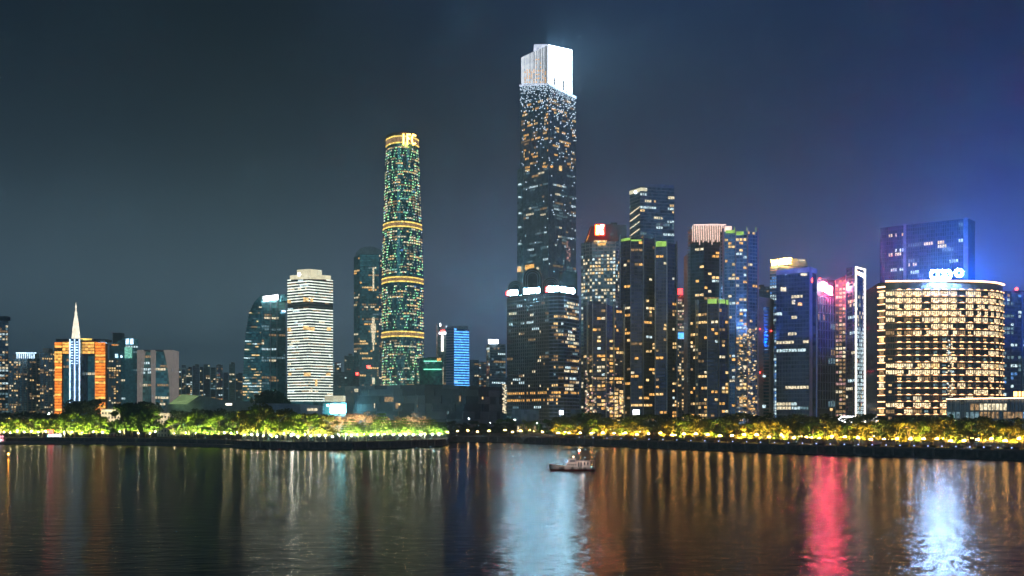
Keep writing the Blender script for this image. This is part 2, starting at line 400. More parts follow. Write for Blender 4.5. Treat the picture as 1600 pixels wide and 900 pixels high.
def sign(parent, name, text, P0, ang, w, h, mat, th=0.13, gap=1.15, depth=0.6, rise=0.0, panel=None, label=None, spacing=None):
    """lettering: starts at P0 (world), runs along ang; every letter is a mesh under the sign"""
    b = parent['_b']
    o = bpy.data.objects.new(name, None); C.objects.link(o); o.parent = parent
    o.location = (P0[0]-b[0], P0[1]-b[1], P0[2]-b[2]); o['_b'] = list(P0); o.empty_display_size = 1
    if label: o['label'] = label
    ca, sa = math.cos(ang), math.sin(ang)
    for i, g in enumerate(text):
        m = MB(); mt = mat[i] if isinstance(mat, (list, tuple)) else mat
        for (a, c, d, e) in GL[g]:
            p = Vector((a*w, 0, c*h)); q = Vector((d*w, 0, e*h)); v = (q-p).normalized(); s_ = Vector((-v.z, 0, v.x))*th*h/2
            p = p-v*th*h*.35; q = q+v*th*h*.35
            pts = []
            for yy in (-depth, 0):
                for r_ in (p-s_, q-s_, q+s_, p+s_): pts.append((r_.x+i*w*gap, yy, r_.z+rise*i))
            pts = [(P0[0]+x*ca-y*sa, P0[1]+x*sa+y*ca, P0[2]+z) for x, y, z in pts]
            m.hexa(pts, mt)
        m.build('letter', o)
    # rail carrying the letters
    m = MB(); L = len(text)*w*gap
    pts = [(x, y, z) for z in (-0.5, -0.2) for x, y in ((-.3, -.3), (L, -.3), (L, .0), (-.3, .0))]
    m.hexa([(P0[0]+x*ca-y*sa, P0[1]+x*sa+y*ca, P0[2]+z) for x, y, z in pts], 'dark_metal'); m.build('rail', o)
    if panel:
        m = MB(); e = 0.22*h
        pts = [(x, y, z) for z in (-e, h+e+rise*len(text)) for x, y in ((-e, .02), (L+e-w*(gap-1), .02), (L+e-w*(gap-1), .35), (-e, .35))]
        m.hexa([(P0[0]+x*ca-y*sa, P0[1]+x*sa+y*ca, P0[2]+z) for x, y, z in pts], panel); m.build('sign_panel', o)
    return o
# ------------------------------------------------------------------ river, bank, embankment
SHORE = [(-260, 694), (0, 693.5), (150, 693.5), (262, 695.5), (366, 698), (374, 700), (450, 702.5), (550, 702.5), (640, 699.5), (690, 697), (699, 695),
         (701, 690.5), (760, 690.5), (805, 691.5), (860, 694), (950, 697.5), (1100, 703.5), (1300, 711), (1600, 720), (1900, 729)]
SH = [(X(px, YW(py)), YW(py)) for px, py in SHORE]
def shoreY(px):
    for (a, pa), (b, pb) in zip(SHORE, SHORE[1:]):
        if a <= px <= b: return lerp(YW(pa), YW(pb), (px-a)/(b-a))
    return YW(SHORE[0][1]) if px < 0 else YW(SHORE[-1][1])

WREF = 0.40
def river():
    m, t, p = newmat('river_water')
    g = N(t, 'ShaderNodeNewGeometry')
    mp = N(t, 'ShaderNodeMapping'); mp.inputs['Scale'].default_value = (0.55, 1.0, 1)
    t.links.new(g.outputs['Position'], mp.inputs['Vector'])
    n1 = N(t, 'ShaderNodeTexNoise'); n1.inputs['Scale'].default_value = 0.75; n1.inputs['Detail'].default_value = 4
    n2 = N(t, 'ShaderNodeTexNoise'); n2.inputs['Scale'].default_value = 0.26; n2.inputs['Detail'].default_value = 2
    t.links.new(mp.outputs[0], n1.inputs['Vector']); t.links.new(mp.outputs[0], n2.inputs['Vector'])
    ad = N(t, 'ShaderNodeMath', operation='MULTIPLY_ADD'); ad.inputs[1].default_value = 1.3
    t.links.new(n2.outputs['Fac'], ad.inputs[0]); t.links.new(n1.outputs['Fac'], ad.inputs[2])
    bp = N(t, 'ShaderNodeBump'); bp.inputs['Strength'].default_value = 1.0; bp.inputs['Distance'].default_value = 0.19
    t.links.new(ad.outputs[0], bp.inputs['Height']); t.links.new(bp.outputs[0], p.inputs['Normal'])
    # wind lanes: the sheltered water by the far bank is smoother than the open river
    mp3 = N(t, 'ShaderNodeMapping'); mp3.inputs['Scale'].default_value = (0.0035, 0.02, 1)
    t.links.new(g.outputs['Position'], mp3.inputs['Vector'])
    n3 = N(t, 'ShaderNodeTexNoise'); n3.inputs['Scale'].default_value = 1; n3.inputs['Detail'].default_value = 3
    t.links.new(mp3.outputs[0], n3.inputs['Vector'])
    s = N(t, 'ShaderNodeSeparateXYZ'); t.links.new(g.outputs['Position'], s.inputs[0])
    mr = N(t, 'ShaderNodeMapRange', interpolation_type='SMOOTHSTEP')
    mr.inputs[1].default_value = 300; mr.inputs[2].default_value = 620; mr.inputs[3].default_value = 0.14; mr.inputs[4].default_value = 0.165
    t.links.new(s.outputs['Y'], mr.inputs[0])
    ml = N(t, 'ShaderNodeMapRange'); ml.inputs[1].default_value = 0.35; ml.inputs[2].default_value = 0.65; ml.inputs[3].default_value = 0.92; ml.inputs[4].default_value = 1.08
    t.links.new(n3.outputs['Fac'], ml.inputs[0])
    mu = N(t, 'ShaderNodeMath', operation='MULTIPLY'); t.links.new(mr.outputs[0], mu.inputs[0]); t.links.new(ml.outputs[0], mu.inputs[1])
    t.nodes.remove(p)
    fr = N(t, 'ShaderNodeFresnel'); fr.inputs['IOR'].default_value = 1.33; t.links.new(bp.outputs[0], fr.inputs['Normal'])
    fm = N(t, 'ShaderNodeMath', operation='MULTIPLY'); fm.inputs[1].default_value = WREF; t.links.new(fr.outputs[0], fm.inputs[0])
    gl = N(t, 'ShaderNodeBsdfAnisotropic'); gl.distribution = 'GGX'; gl.inputs['Color'].default_value = (1, 1, 1, 1)
    t.links.new(mu.outputs[0], gl.inputs['Roughness']); t.links.new(bp.outputs[0], gl.inputs['Normal'])
    df = N(t, 'ShaderNodeBsdfDiffuse'); df.inputs[0].default_value = (0.004, 0.012, 0.022, 1)
    mx = N(t, 'ShaderNodeMixShader'); t.links.new(fm.outputs[0], mx.inputs[0]); t.links.new(df.outputs[0], mx.inputs[1]); t.links.new(gl.outputs[0], mx.inputs[2])
    t.links.new(mx.outputs[0], t.nodes['Material Output'].inputs[0])
    w = MB(); w.face([(-6000, -600, 0), (6000, -600, 0), (6000, 1300, 0), (-6000, 1300, 0)], 'river_water')
    structure(w.build('river'))
river()
# ground behind the shoreline
g = MB()
wide = [(-6500, SH[0][1])]+SH+[(6500, SH[-1][1]-60)]
for a, b in zip(wide, wide[1:]):
    g.face([(a[0], a[1]+.6, GZ), (b[0], b[1]+.6, GZ), (b[0]*3 if abs(b[0]) < 2200 else b[0], 8000, GZ), (a[0]*3 if abs(a[0]) < 2200 else a[0], 8000, GZ)], 'earth')
structure(g.build('ground'))
# quay wall: stone courses with a proud coping; battered foot
q = MB(); cp = MB(); fw = MB()
for a, b in zip(wide, wide[1:]):
    n = norm2(a, b)
    low = a[0] < X(366, 700) and b[0] <= X(370, 700)
    q.wallbox(a, b, -1.5, GZ-0.5, -2.0, 0.0, 'stone_quay')
    q.wallbox(a, b, -1.5, 1.0, 0.0, 0.5, 'stone_quay')
    cp.wallbox(a, b, GZ-0.5, GZ+0.25, -1.2, 0.15, 'paving')
    if a[0] > -700 and b[0] < 900:
        fw.wallbox(a, b, GZ-0.1, GZ+0.03, -9, -1.2, 'paving')
qo = structure(q.build('quay_wall')); cpo = cp.build('coping', qo); structure(fw.build('riverside_path'))
bt_ = MB()
for a, b in zip(SH, SH[1:]):
    L = math.hypot(b[0]-a[0], b[1]-a[1])
    if a[1] < 300: continue
    for k in range(int(L/11)):
        t0 = (k*11+2)/L; t1 = t0+1.1/L; bt_.wallbox((lerp(a[0], b[0], t0), lerp(a[1], b[1], t0)), (lerp(a[0], b[0], t1), lerp(a[1], b[1], t1)), 1.0, GZ-.52, 0, .4, 'paving')
bt_.build('buttress', qo, stuff=True)
# lower landing quay on the west bank
lq = MB()
for (p0, y0), (p1, y1) in (((-260, 694.6), (150, 694.6)), ((150, 694.6), (262, 696.8)), ((262, 696.8), (385, 700.2))):
    a = (X(p0, YW(y0)), YW(y0)); b = (X(p1, YW(y1)), YW(y1)); lq.wallbox(a, b, -1.5, 1.9, -22, 0, 'paving')
structure(lq.build('lower_quay'))
lw = MB()
for i in range(5, 10):
    a, b = SH[i], SH[i+1]; lw.wallbox(a, b, GZ, GZ+0.12, -40, -9.2, 'lawn')
for i in range(13, 19):
    a, b = SH[i], SH[i+1]; lw.wallbox(a, b, GZ, GZ+0.14, -30, -9.2, 'lawn')
structure(lw.build('lawn'))

# ------------------------------------------------------------------ buildings, west to east
OFF = (('w_pale', 3), ('w_cool', 2), ('w_dimwarm', 3), ('w_dimcool', 3))
# far grid tower at the west edge
b = Bld('apartment_tower', 'pale gridded high-rise cut by the west edge of the view', 'apartment tower', [(-22, 1500, 506), (13, 1520, 500)], 30, body='glass_slate')
b.facade(fh=4, bw=4.2, band='concrete', bh=0.7, mull='concrete', mw=1.0, lit=homes(0.30, OFF, 3)); b.roofbox(-5, 10, 1505, 494, 500); b.finish()
# beige residential blocks with piers
ht = (('w_warm', 3), ('w_pale', 2), ('w_dimwarm', 5))
for k, (x0, x1, t, Y, lb) in enumerate(((14, 43, 561, 1420, 'beige riverside residential block with a bluish lit roof frame, beside the gridded high-rise'),
                                       (43, 63, 559, 1470, 'beige residential slab wedged between two others behind the orange hotel side'),
                                       (62, 86, 551, 1440, 'taller beige residential block touching the orange-lit hotel'))):
    b = Bld('residential_block', lb, 'apartment block', [(x0, Y, t), (x1, Y+12, t+.6)], 30, body='glass_slate', group='beige residential blocks west of the orange hotel')
    b.facade(fh=3.4, bw=3.1, band='beige', bh=0.9, bo=0.3, mull='beige', mk=2, mw=1.4, mo=1.0, lit=homes(0.13, ht, 11+k), mull_top=1.5)
    b.roofbox(lerp(x0, x1, .2), lerp(x0, x1, .6), Y+8, t-7, t, 'beige')
    if k == 0:
        m = MB()
        for i in range(9): m.box(X(26+i*3.3, 1416), X(26.9+i*3.3, 1416), 1416, 1417, Z(560, 1416), Z(551, 1416), 'e_stripcool')
        m.box(X(25, 1416), X(56, 1416), 1415.7, 1417.3, Z(552.2, 1416), Z(550.6, 1416), 'e_stripcool'); m.build('roof_light_frame', b.root)
    b.finish()

# orange portal hotel with a spire
Y = 1180
b = Bld('hotel_tower', 'orange-lit portal-shaped hotel with a pale illuminated spire', 'hotel', [(97, Y, 553), (149, Y+14, 554)], 30, body='glass_teal')
b.facade(fh=4.0, bw=4.2, band='dark_metal', bh=0.6, mull='dark_metal', mw=0.3, lit=office(0.35, .3, 3, (('w_dimwarm', 4), ('w_pale', 1)), 5)); 
def stripes(b, x0, x1, Y0, y0, y1, d, nm, step=3.6, mat='e_orangewall', wallm='orange_stone', seed=1, out=2.5):
    r = random.Random(seed); m = MB(); m.box(X(x0, Y0), X(x1, Y0), Y0, Y0+d, Z(y1, Y0), Z(y0, Y0), wallm); o = m.build(nm, b.root)
    z = Z(y1, Y0); zt = Z(y0, Y0); l = MB()
    while z < zt-step*.5:
        if r.random() < 0.96:
            k = mat if r.random() < 0.72 else 'e_orangeband'
            l.box(X(x0, Y0)+.4, X(x1, Y0)-.4, Y0-.25, Y0, z+.5, z+step*0.90, k)
        z += step
    lo = MB(); lo = l.build('lit_floor', o, base=b.root['_b'], stuff=True); lo.location = (0, 0, 0)
    return o
stripes(b, 85, 97, Y-3, 535, 652, 6, 'west_pier', seed=2); stripes(b, 148, 165, Y-2, 536, 652, 6, 'east_pier', seed=3)
stripes(b, 97.2, 147.8, Y-4, 533, 553, 6, 'bridging_storeys', seed=4, mat='e_orangeband')
m = MB(); m.box(X(87, Y), X(164, Y), Y, Y+20, Z(533, Y), Z(529.5, Y), 'charcoal'); m.box(X(124, Y-2), X(142, Y-2), Y-2, Y+8, Z(531.5, Y), Z(529, Y), 'e_gold')
m.box(X(153, Y-2), X(163, Y-2), Y-2, Y+6, Z(537, Y), Z(535, Y), 'e_stripcool'); m.build('roof_parapet', b.root)
m = MB(); m.box(X(108.5, Y-12), X(124.5, Y-12), Y-12, Y+10, GZ, Z(529, Y-12), 'glass_blue'); sh = m.build('lift_shaft', b.root)
m = MB()
for px in (109, 116.5, 124): m.box(X(px, Y-12.6)-.5, X(px, Y-12.6)+.5, Y-12.9, Y-12, GZ, Z(530, Y-12), 'e_stripcool')
for j in range(26):
    for px in (112.3, 120): 
        z = Z(640-j*4.2, Y-12); m.box(X(px, Y-12.6)-1.2, X(px, Y-12.6)+1.2, Y-12.5, Y-12, z, z+1.1, 'e_stripcool' if j > 16 else 'w_dimcool')
lo = m.build('light_strip', sh, base=b.root['_b'])
m = MB(); c = (X(117.5, Y), Y+2)
for (r0, r1, a, d) in ((5.2, 4.0, 529, 512), (3.9, 2.4, 512, 497), (2.2, 1.3, 497, 490), (1.7, 1.2, 490, 486), (0.9, 0.8, 486, 480), (1.3, .6, 480, 477), (.35, .2, 477, 472)):
    m.tube((*c, Z(a, Y)), (*c, Z(d, Y)), r0, r1, 'e_spire', 8)
m.build('spire', b.root); b.finish()

# towers between hotel and twin-fin building
b = Bld('residential_block', 'brownish residential tower just east of the orange hotel, with an amber roof light', 'apartment block', [(166, 1450, 560), (189, 1458, 561)], 30, body='glass_slate')
b.facade(fh=3.4, bw=3.2, band='bronze', bh=0.9, mull='bronze', mk=2, mw=1.3, mo=.9, lit=homes(0.16, ht, 21)); b.finish()
b = Bld('office_tower', 'dark stepped office tower with bright square roof screens behind the twin-fin building', 'office tower', [(171, 1600, 540), (196, 1590, 527), (216, 1600, 530)], 35, body='glass_teal')
b.facade(fh=4.2, bw=4, band='dark_metal', bh=.8, lit=office(.3, .3, 3, OFF, 22))
b.roofbox(176, 190, 1600, 520, 540); b.win(199, 533.5, 1588, 5, 9, 'e_stripcool'); b.win(206, 533.5, 1588, 5, 9, 'e_stripcool'); b.win(200.5, 551, 1588, 12, 18, 'w_teal').win(182, 556, 1594, 4, 6, 'e_stripcool'); b.win(190, 557, 1592, 4, 4, 'e_stripcool'); b.win(180, 539, 1594, 12, 2, 'w_orange'); b.finish()
# twin-fin building
Y = 1250
b = Bld('office_tower', 'dark glass office building framed by three flaring pinkish fins, west of the faceted green roof', 'office building', [(217, Y, 549), (241, Y-8, 548), (268, Y, 549)], 30, body='glass_teal')
b.facade(fh=4, bw=3.4, band='glass_slate', bh=.7, lit=office(.55, .35, 3, (('w_dimwarm', 3), ('w_pale', 2), ('w_cool', 1)), 23))
def flare(b, fn, nm, mat='e_finfloodwash'):
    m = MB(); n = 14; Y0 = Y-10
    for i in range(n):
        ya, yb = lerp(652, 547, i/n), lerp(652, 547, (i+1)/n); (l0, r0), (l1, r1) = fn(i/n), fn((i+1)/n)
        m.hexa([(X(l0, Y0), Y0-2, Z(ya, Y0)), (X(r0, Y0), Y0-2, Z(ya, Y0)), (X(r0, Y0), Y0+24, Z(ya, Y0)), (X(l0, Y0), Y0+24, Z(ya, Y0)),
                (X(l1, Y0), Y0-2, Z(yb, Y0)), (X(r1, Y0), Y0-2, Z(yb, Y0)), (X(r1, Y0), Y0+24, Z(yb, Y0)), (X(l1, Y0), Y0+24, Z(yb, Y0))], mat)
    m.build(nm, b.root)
flare(b, lambda t: (215, 219+6*max(0, (t-.35)/.65)**2), 'fin'); flare(b, lambda t: (238-2*t, 241.6+1*t), 'fin'); flare(b, lambda t: (265.5-9*max(0, (t-.35)/.65)**2, 269.5), 'fin')  # the fins glow by themselves in place of being floodlit
m = MB(); m.box(X(219, Y-9), X(268, Y-9), Y-9, Y+15, Z(549, Y-9), Z(546.5, Y-9), 'concrete'); m.build('roof_slab', b.root); b.finish()

# opera house: faceted low shell, one facet lit green
m = MB(); Y = 1050
def pt(px, py, Yd): return (X(px, Yd), Yd, Z(py, Yd))
ridge = [pt(248, 650, Y), pt(262, 632, Y), pt(284, 615.5, Y+10), pt(311, 618, Y+20), pt(345, 624, Y+10), pt(400, 628, Y), pt(416, 650, Y-8)]
low = [(X(px, Yd), Yd, GZ) for px, Yd in ((246, Y-20), (262, Y-30), (292, Y-34), (311, Y-34), (350, Y-34), (405, Y-30), (418, Y-20))]
bk = [(p[0]*1.05, p[1]+80, GZ) for p in ridge]
for i in range(len(ridge)-1):
    m.face([low[i], low[i+1], ridge[i+1], ridge[i]], 'grey_metal'); m.face([ridge[i], ridge[i+1], bk[i+1], bk[i]], 'grey_metal')
op = thing('opera_house', 'low grey faceted opera house with one green-lit sloping facet, behind the west bank trees', 'opera house', (X(330, Y), Y, GZ))
m.build('shell', op)
m = MB(); m.face([pt(263, 631.5, Y-4), pt(292, 631.5, Y-14), pt(311, 618.6, Y+8), pt(284, 616, Y+6)], 'e_greenfacet'); m.build('lit_facet', op)
m = MB(); m.box(X(353, Y-36), X(362, Y-36), Y-37, Y-35, Z(634, Y), Z(631, Y), 'e_stripwhite'); m.build('entrance_light', op)

# distant skyline blocks (many)
dr = random.Random(41); far = []
def distant(px0, px1, top, Yd, lab, bodym='glass_slate', p=0.13, mix=None):
    b = Bld('distant_block', lab, 'distant building', [(px0, Yd, top), (px1, Yd+6, top)], 25, body=bodym, group='hazy buildings on the skyline')
    b.facade(fh=4.2, bw=4.6, band='charcoal', bh=1.2, bo=.5, mull='charcoal' if (px0*7) % 2 < 1 else None, mk=2, mw=1.2, lit=homes(p, mix or (('w_warm', 2), ('w_pale', 2), ('w_dimwarm', 4), ('w_cool', 1), ('w_dimcool', 2)), int(px0*3)))
    if dr.random() < .6:
        w = px1-px0; a = px0+w*dr.uniform(.1, .5); b.roofbox(a, a+w*.3, Yd+5, top-dr.uniform(1.5, 4), top)
    b.finish()
xs = [272, 284, 291, 301, 312, 318, 329, 338, 349, 358, 368, 380]
tops = [577, 571, 576, 572, 573, 570, 574, 571, 582, 569, 584, 590]
for i in range(len(xs)-1):
    distant(xs[i], xs[i+1]-1, tops[i], 1750+(i % 3)*130, f'hazy apartment slab behind the opera house, {nth(i)} east of the twin-fin building')
distant(519, 538, 581, 1650, 'pale grey block with orange windows just east of the white-banded tower')
distant(523, 533, 566, 1800, 'narrow hazy tower rising behind the pale grey block'); distant(538, 555, 556, 1900, 'wide teal hazy block west of the domed dark tower', 'glass_teal')
distant(660, 676, 590, 1900, 'low hazy block at the foot of the green-lit building', 'glass_green')
distant(734, 748, 562, 1800, 'low hazy block with orange upper windows, east of the blue striped building'); distant(748, 763, 566, 1850, 'hazy block with scattered white windows beside the sign-topped tower', p=.35)
distant(1202, 1212, 560, 1300, 'narrow dark block with a column of amber windows beside the pink-brown slab'); distant(1351, 1362, 516, 1250, 'hazy violet tower between outlined tower and round block', 'glass_navy')
distant(1360, 1374, 500, 1400, 'rear hazy tower next to the round bright block', 'glass_navy')
distant(903, 912, 500, 1250, 'narrow beige strip of a block between arched-roof and K-sign towers'); distant(1184, 1206, 448, 1450, 'grey tower with close vertical ribs behind the pink-brown slab')
for i, (a, c, t) in enumerate(((-60, -25, 585), (1566, 1600, 560), (1600, 1650, 520), (1060, 1080, 585), (770, 795, 590), (430, 452, 600))):
    distant(a, c, t, 1900+i*20, ['hazy block past the west edge', 'hazy block low behind the east office slab', 'hazy tower past the east edge', 'hazy low block under the red beacon tower', 'hazy low block behind the museum corner', 'hazy low block behind the tapered tower foot'][i])

# tapered curved tower
Y = 1350
prof = [(379, 652), (379.5, 600), (381, 560), (384, 520), (389, 490), (397, 472), (409, 461)]
b = Bld('office_tower', 'dark teal office tower with a curved tapering west edge and white roof lettering', 'office tower', [(409, Y, 470), (447, Y+10, 465)], 35, body='glass_teal')
m = MB()
for (x0, y0), (x1, y1) in zip(prof, prof[1:]):
    m.hexa([(X(x0, Y), Y, Z(y0, Y)), (X(409.2, Y), Y-3, Z(y0, Y)), (X(409.2, Y), Y+32, Z(y0, Y)), (X(x0, Y), Y+32, Z(y0, Y)),
            (X(x1, Y), Y, Z(y1, Y)), (X(409.2, Y), Y-3, Z(y1, Y)), (X(409.2, Y), Y+32, Z(y1, Y)), (X(x1, Y), Y+32, Z(y1, Y))], 'glass_teal')
m.build('curved_wing', b.root)
r = random.Random(9); bb = MB()
for j in range(40):
    py = 650-j*4.4
    xl = next((lerp(x0, x1, (y0-py)/(y0-y1)) for (x0, y0), (x1, y1) in zip(prof, prof[1:]) if y1 <= py <= y0), 409)
    bb.box(X(xl, Y), X(409, Y), Y-3.4, Y-2.6, Z(py, Y), Z(py, Y)+.7, 'dark_metal')
    i = xl+1
    dens = .62 if py > 585 else .22
    run = 0; k = None
    while i < 408:
        if run <= 0: run = r.randint(1, 4); k = pick((('w_warm', 2), ('w_dimwarm', 3), ('w_cool', 2), ('w_dimcool', 2), ('w_pale', 2)), r) if r.random() < dens else None
        if k: b.wins.append((X(i+1.2, Y), Y-3.3, Z(py-2.4, Y), 0, 1.9, .4, 1.6, k))
        i += 2.4; run -= 1
bb.build('floor_band', b.root)
b.facade(fh=3.9, bw=3.2, band='dark_metal', bh=.7, lit=office(.6, .32, 4, (('w_dimwarm', 3), ('w_cool', 1), ('w_dimcool', 3), ('w_pale', 1)), 31))
b.fin(0, .35, 1.2, GZ, Z(470, Y), 3, 'grey_metal'); b.fin(0, .62, 1.0, GZ, Z(452, Y), 3, 'grey_metal'); b.fin(0, .97, 1.0, GZ, Z(458, Y), 2, 'grey_metal')
m = MB(); m.box(X(438, Y), X(448, Y), Y+2, Y+20, Z(470, Y), Z(478, Y)+16, 'glass_teal'); m.box(X(440, Y-2), X(446, Y-2), Y-2, Y, Z(488, Y), Z(485, Y), 'e_stripcool'); m.build('roof_plant', b.root)
sign(b.root, 'sign', ['h1', 'h2', 'h3', 'h4', 'h2'], (X(411, Y-6), Y-6, Z(471, Y)), 0, 3.6, 6, 'e_boatwhite', rise=.5, th=.2)
b.finish()

# white-banded tower
Y = 1180
b = Bld('office_tower', 'tall white-banded office tower with a stepped cream-lit crown', 'office tower', [(449.5, Y+10, 437), (482, Y-8, 436), (520, Y+12, 437)], 35, body='glass_black')
bandm = lambda f, j, nf: 'concrete' if (nf-j) in (9, 10) else ('e_whiteband')
b.facade(fh=3.32, bw=2.8, band=bandm, bh=1.1, bo=.7, mull=None, lit=office(.7, .28, 3, (('w_dimwarm', 4), ('w_pale', 1), ('w_cool', 1)), 33), own_bands=True)
for (px, py, w, h) in ((478, 468, 9, 7), (487, 469, 5, 6), (452, 471, 6, 6), (478, 512, 10, 6), (487, 514, 10, 6), (452, 515, 6, 6), (514, 514, 7, 6), (480, 585, 12, 6), (453, 585, 5, 5), (513, 585, 8, 5), (494, 598, 4, 12)):
    b.win(px, py, Y-10 if 470 < px < 500 else Y+2, w*.7, h*.7, 'w_warm')
m = MB(); Y1 = Y+2
m.prism([(X(453, Y1+6), Y1+6), (X(482, Y1-8), Y1-8), (X(517, Y1+8), Y1+8), (X(517, Y1+36), Y1+36), (X(453, Y1+36), Y1+36)], Z(437, Y), Z(429, Y), 'e_creamcrown'); m.build('crown', b.root)
m = MB(); m.prism([(X(464, Y1+4), Y1+4), (X(482, Y1-4), Y1-4), (X(503, Y1+6), Y1+6), (X(503, Y1+30), Y1+30), (X(464, Y1+30), Y1+30)], Z(429, Y), Z(420.5, Y), 'e_creamcrown'); m.build('upper_crown', b.root)
m = MB(); m.ball((X(468, Y-5), Y-7, Z(430, Y)), 2.2, 'e_boatwhite', 8, 5); m.build('roof_lamp', b.root)
m = MB(); m.box(X(446, Y-20), X(530, Y-20), Y-22, Y+30, GZ, Z(627, Y-20), 'e_cyanwall' if 0 else 'glass_teal'); m.build('podium', b.root)
b.finish()
# sign pavilion with cyan light
Y = 1050
b = Bld('pavilion', 'small cyan-glowing pavilion with a pale slatted top, at the foot of the white-banded tower', 'pavilion', [(505, Y, 630), (541, Y-4, 629)], 30, body='steel_blue')
m = MB(); m.box(X(507, Y-6), X(536, Y-6), Y-6, Y+20, Z(627, Y), Z(618.5, Y), 'e_creamcrown')
for i in range(22): m.box(X(507.5+i*1.3, Y-6), X(507.9+i*1.3, Y-6), Y-6.6, Y-6, Z(627, Y), Z(618.5, Y), 'white_wall')
m.build('slatted_top', b.root)
m = MB(); m.prism([(X(516, Y-3), Y-3), (X(538, Y-6), Y-6), (X(538, Y-4), Y-4), (X(516, Y-1), Y-1)], Z(645, Y), Z(633, Y), 'e_cyansign'); m.build('sign_panel', b.root)
m = MB(); m.box(X(524, Y-8), X(530, Y-8), Y-8, Y-7, Z(640.5, Y), Z(639.3, Y), 'dark_metal'); m.box(X(511, Y-5), X(513.5, Y-5), Y-6, Y-5, Z(634.5, Y), Z(632.5, Y), 'e_cyansign'); m.build('sign_mark', b.root)
m = MB(); m.box(X(507, Y-1), X(541, Y-1), Y-1.2, Y+.5, GZ, Z(630, Y), 'e_cyanwall'); m.build('lit_wall', b.root); b.finish()
# low grey hall
b = Bld('exhibition_hall', 'long low grey-violet hall behind the peninsula trees, west of the cyan pavilion', 'hall', [(401, 1000, 630), (470, 985, 631), (505, 985, 634)], 50, body='steel_blue')
b.facade(fh=5, bw=8, band='grey_metal', bh=.4, bo=.3, mull='grey_metal', mw=.3); b.win(488, 640, 983, 10, 2.4, 'w_pale'); b.finish()

# domed dark tower behind the tall golden-ringed one
Y = 1650
b = Bld('office_tower', 'dark tower with a shallow domed top, half hidden behind the tall green-dotted tower', 'office tower', [(553, Y+10, 402), (562, Y, 397), (592, Y, 397), (601, Y+10, 402)], 40, body='glass_teal')
b.facade(fh=4.1, bw=3.6, band='dark_metal', bh=.9, mull='dark_metal', mk=2, mw=.5, lit=office(.75, .33, 3, (('w_warm', 2), ('w_dimwarm', 3), ('w_amber', 1), ('w_pale', 1), ('w_dimcool', 1)), 35))
m = MB()
for i in range(12):
    a, c = PI*i/12, PI*(i+1)/12
    m.prism([(X(577-22*math.cos(a), Y+4), Y+4), (X(577-22*math.cos(c), Y+4), Y+4), (X(577-22*math.cos(c), Y+30), Y+30), (X(577-22*math.cos(a), Y+30), Y+30)],
            Z(400, Y), [Z(400-15*math.sin(a), Y+4), Z(400-15*math.sin(c), Y+4), Z(400-15*math.sin(c), Y+4), Z(400-15*math.sin(a), Y+4)], 'grey_metal')
m.build('domed_roof', b.root)
m = MB()
for (y0, y1, w) in ((420, 455, 1.2), (496, 506, 2.0), (506, 520, 4.0), (520, 535, 2.6), (535, 548, 1.0), (590, 600, 2)): m.box(X(583.5, Y)-w, X(583.5, Y)+w, Y-1.8, Y-.4, Z(y1, Y), Z(y0, Y), 'w_pale')
m.build('light_ornament', b.root)
b.win(576, 573, Y-2, 6, 4, 'e_redlamp'); b.win(558, 584, Y-2, 4, 4, 'e_redlamp'); b.finish()

# tall tapering golden-ringed tower
Y = 1550
def rprof(py):
    pts = [(660, 32.3), (600, 32.5), (520, 32.5), (440, 32.3), (400, 31.5), (350, 29.8), (300, 27.8), (250, 26.0), (213, 25.0)]
    for (a, ra), (c, rc) in zip(pts, pts[1:]):
        if c <= py <= a: return lerp(ra, rc, (a-py)/(a-c))
    return 32 if py > 660 else 25
def cxp(py): return lerp(629.5, 628.7, (660-py)/447)
root = thing('skyscraper', 'very tall round-edged tower dotted green, ringed by golden light bands, lettered IFC at top', 'skyscraper', (X(629, Y), Y, GZ)); b0 = root['_b']
def ring(py, k=1.0, n=36, extra=0.0):
    rr_ = rprof(py)*k*Y/F+extra; cx = X(cxp(py), Y); z = Z(py, Y); o = []
    for i in range(n):
        a = 2*PI*i/n; w = 1+0.06*math.cos(3*(a+PI/2))
        o.append((cx+rr_*w*math.cos(a), Y+rr_*w*math.sin(a)*0.95, z))
    return o
m = MB(); lv = [660, 600, 560, 520, 480, 440, 400, 350, 300, 250, 217]; n = 36
rs = [ring(p) for p in lv]
for a, c in zip(rs, rs[1:]):
    for i in range(n):
        j = (i+1) % n; m.face([a[i], a[j], c[j], c[i]], 'glass_teal')
m.face(rs[-1], 'gravel_roof'); m.build('glass_wall', root)
def rpt(py, a, extra=0.3):
    rr_ = rprof(py)*Y/F+extra; w = 1+0.06*math.cos(3*(a+PI/2))
    return (X(cxp(py), Y)+rr_*w*math.cos(a), Y+rr_*w*math.sin(a)*.95, Z(py, Y))
def band(root, y0, y1, mat, nm, ext=.8):
    m = MB(); n = 40
    for i in range(n):
        a, c = PI+PI*i/n-.0, PI+PI*(i+1)/n
        P_ = [rpt(y1, a, ext), rpt(y1, c, ext), rpt(y1, c, 0), rpt(y1, a, 0), rpt(y0, a, ext), rpt(y0, c, ext), rpt(y0, c, 0), rpt(y0, a, 0)]
        m.hexa(P_, mat)
    return m.build(nm, root)
for (y0, y1) in ((218.5, 221), (228.5, 231), (351, 353.4), (358, 360.4), (436, 438.4), (442.6, 445), (519.5, 522), (526.5, 529)):
    band(root, y0+.3, y1-.3, 'e_gold', 'light_ring')
for (y0, y1) in ((221, 228.5), (353.4, 358), (438.4, 442.6), (522, 526.5)): band(root, y0, y1, 'w_dimwarm', 'glowing_storey', .5)
band(root, 213.5, 217.5, 'bronze', 'parapet', 1.2)
m = MB(); r = random.Random(77); wm = MB()
nd = 6
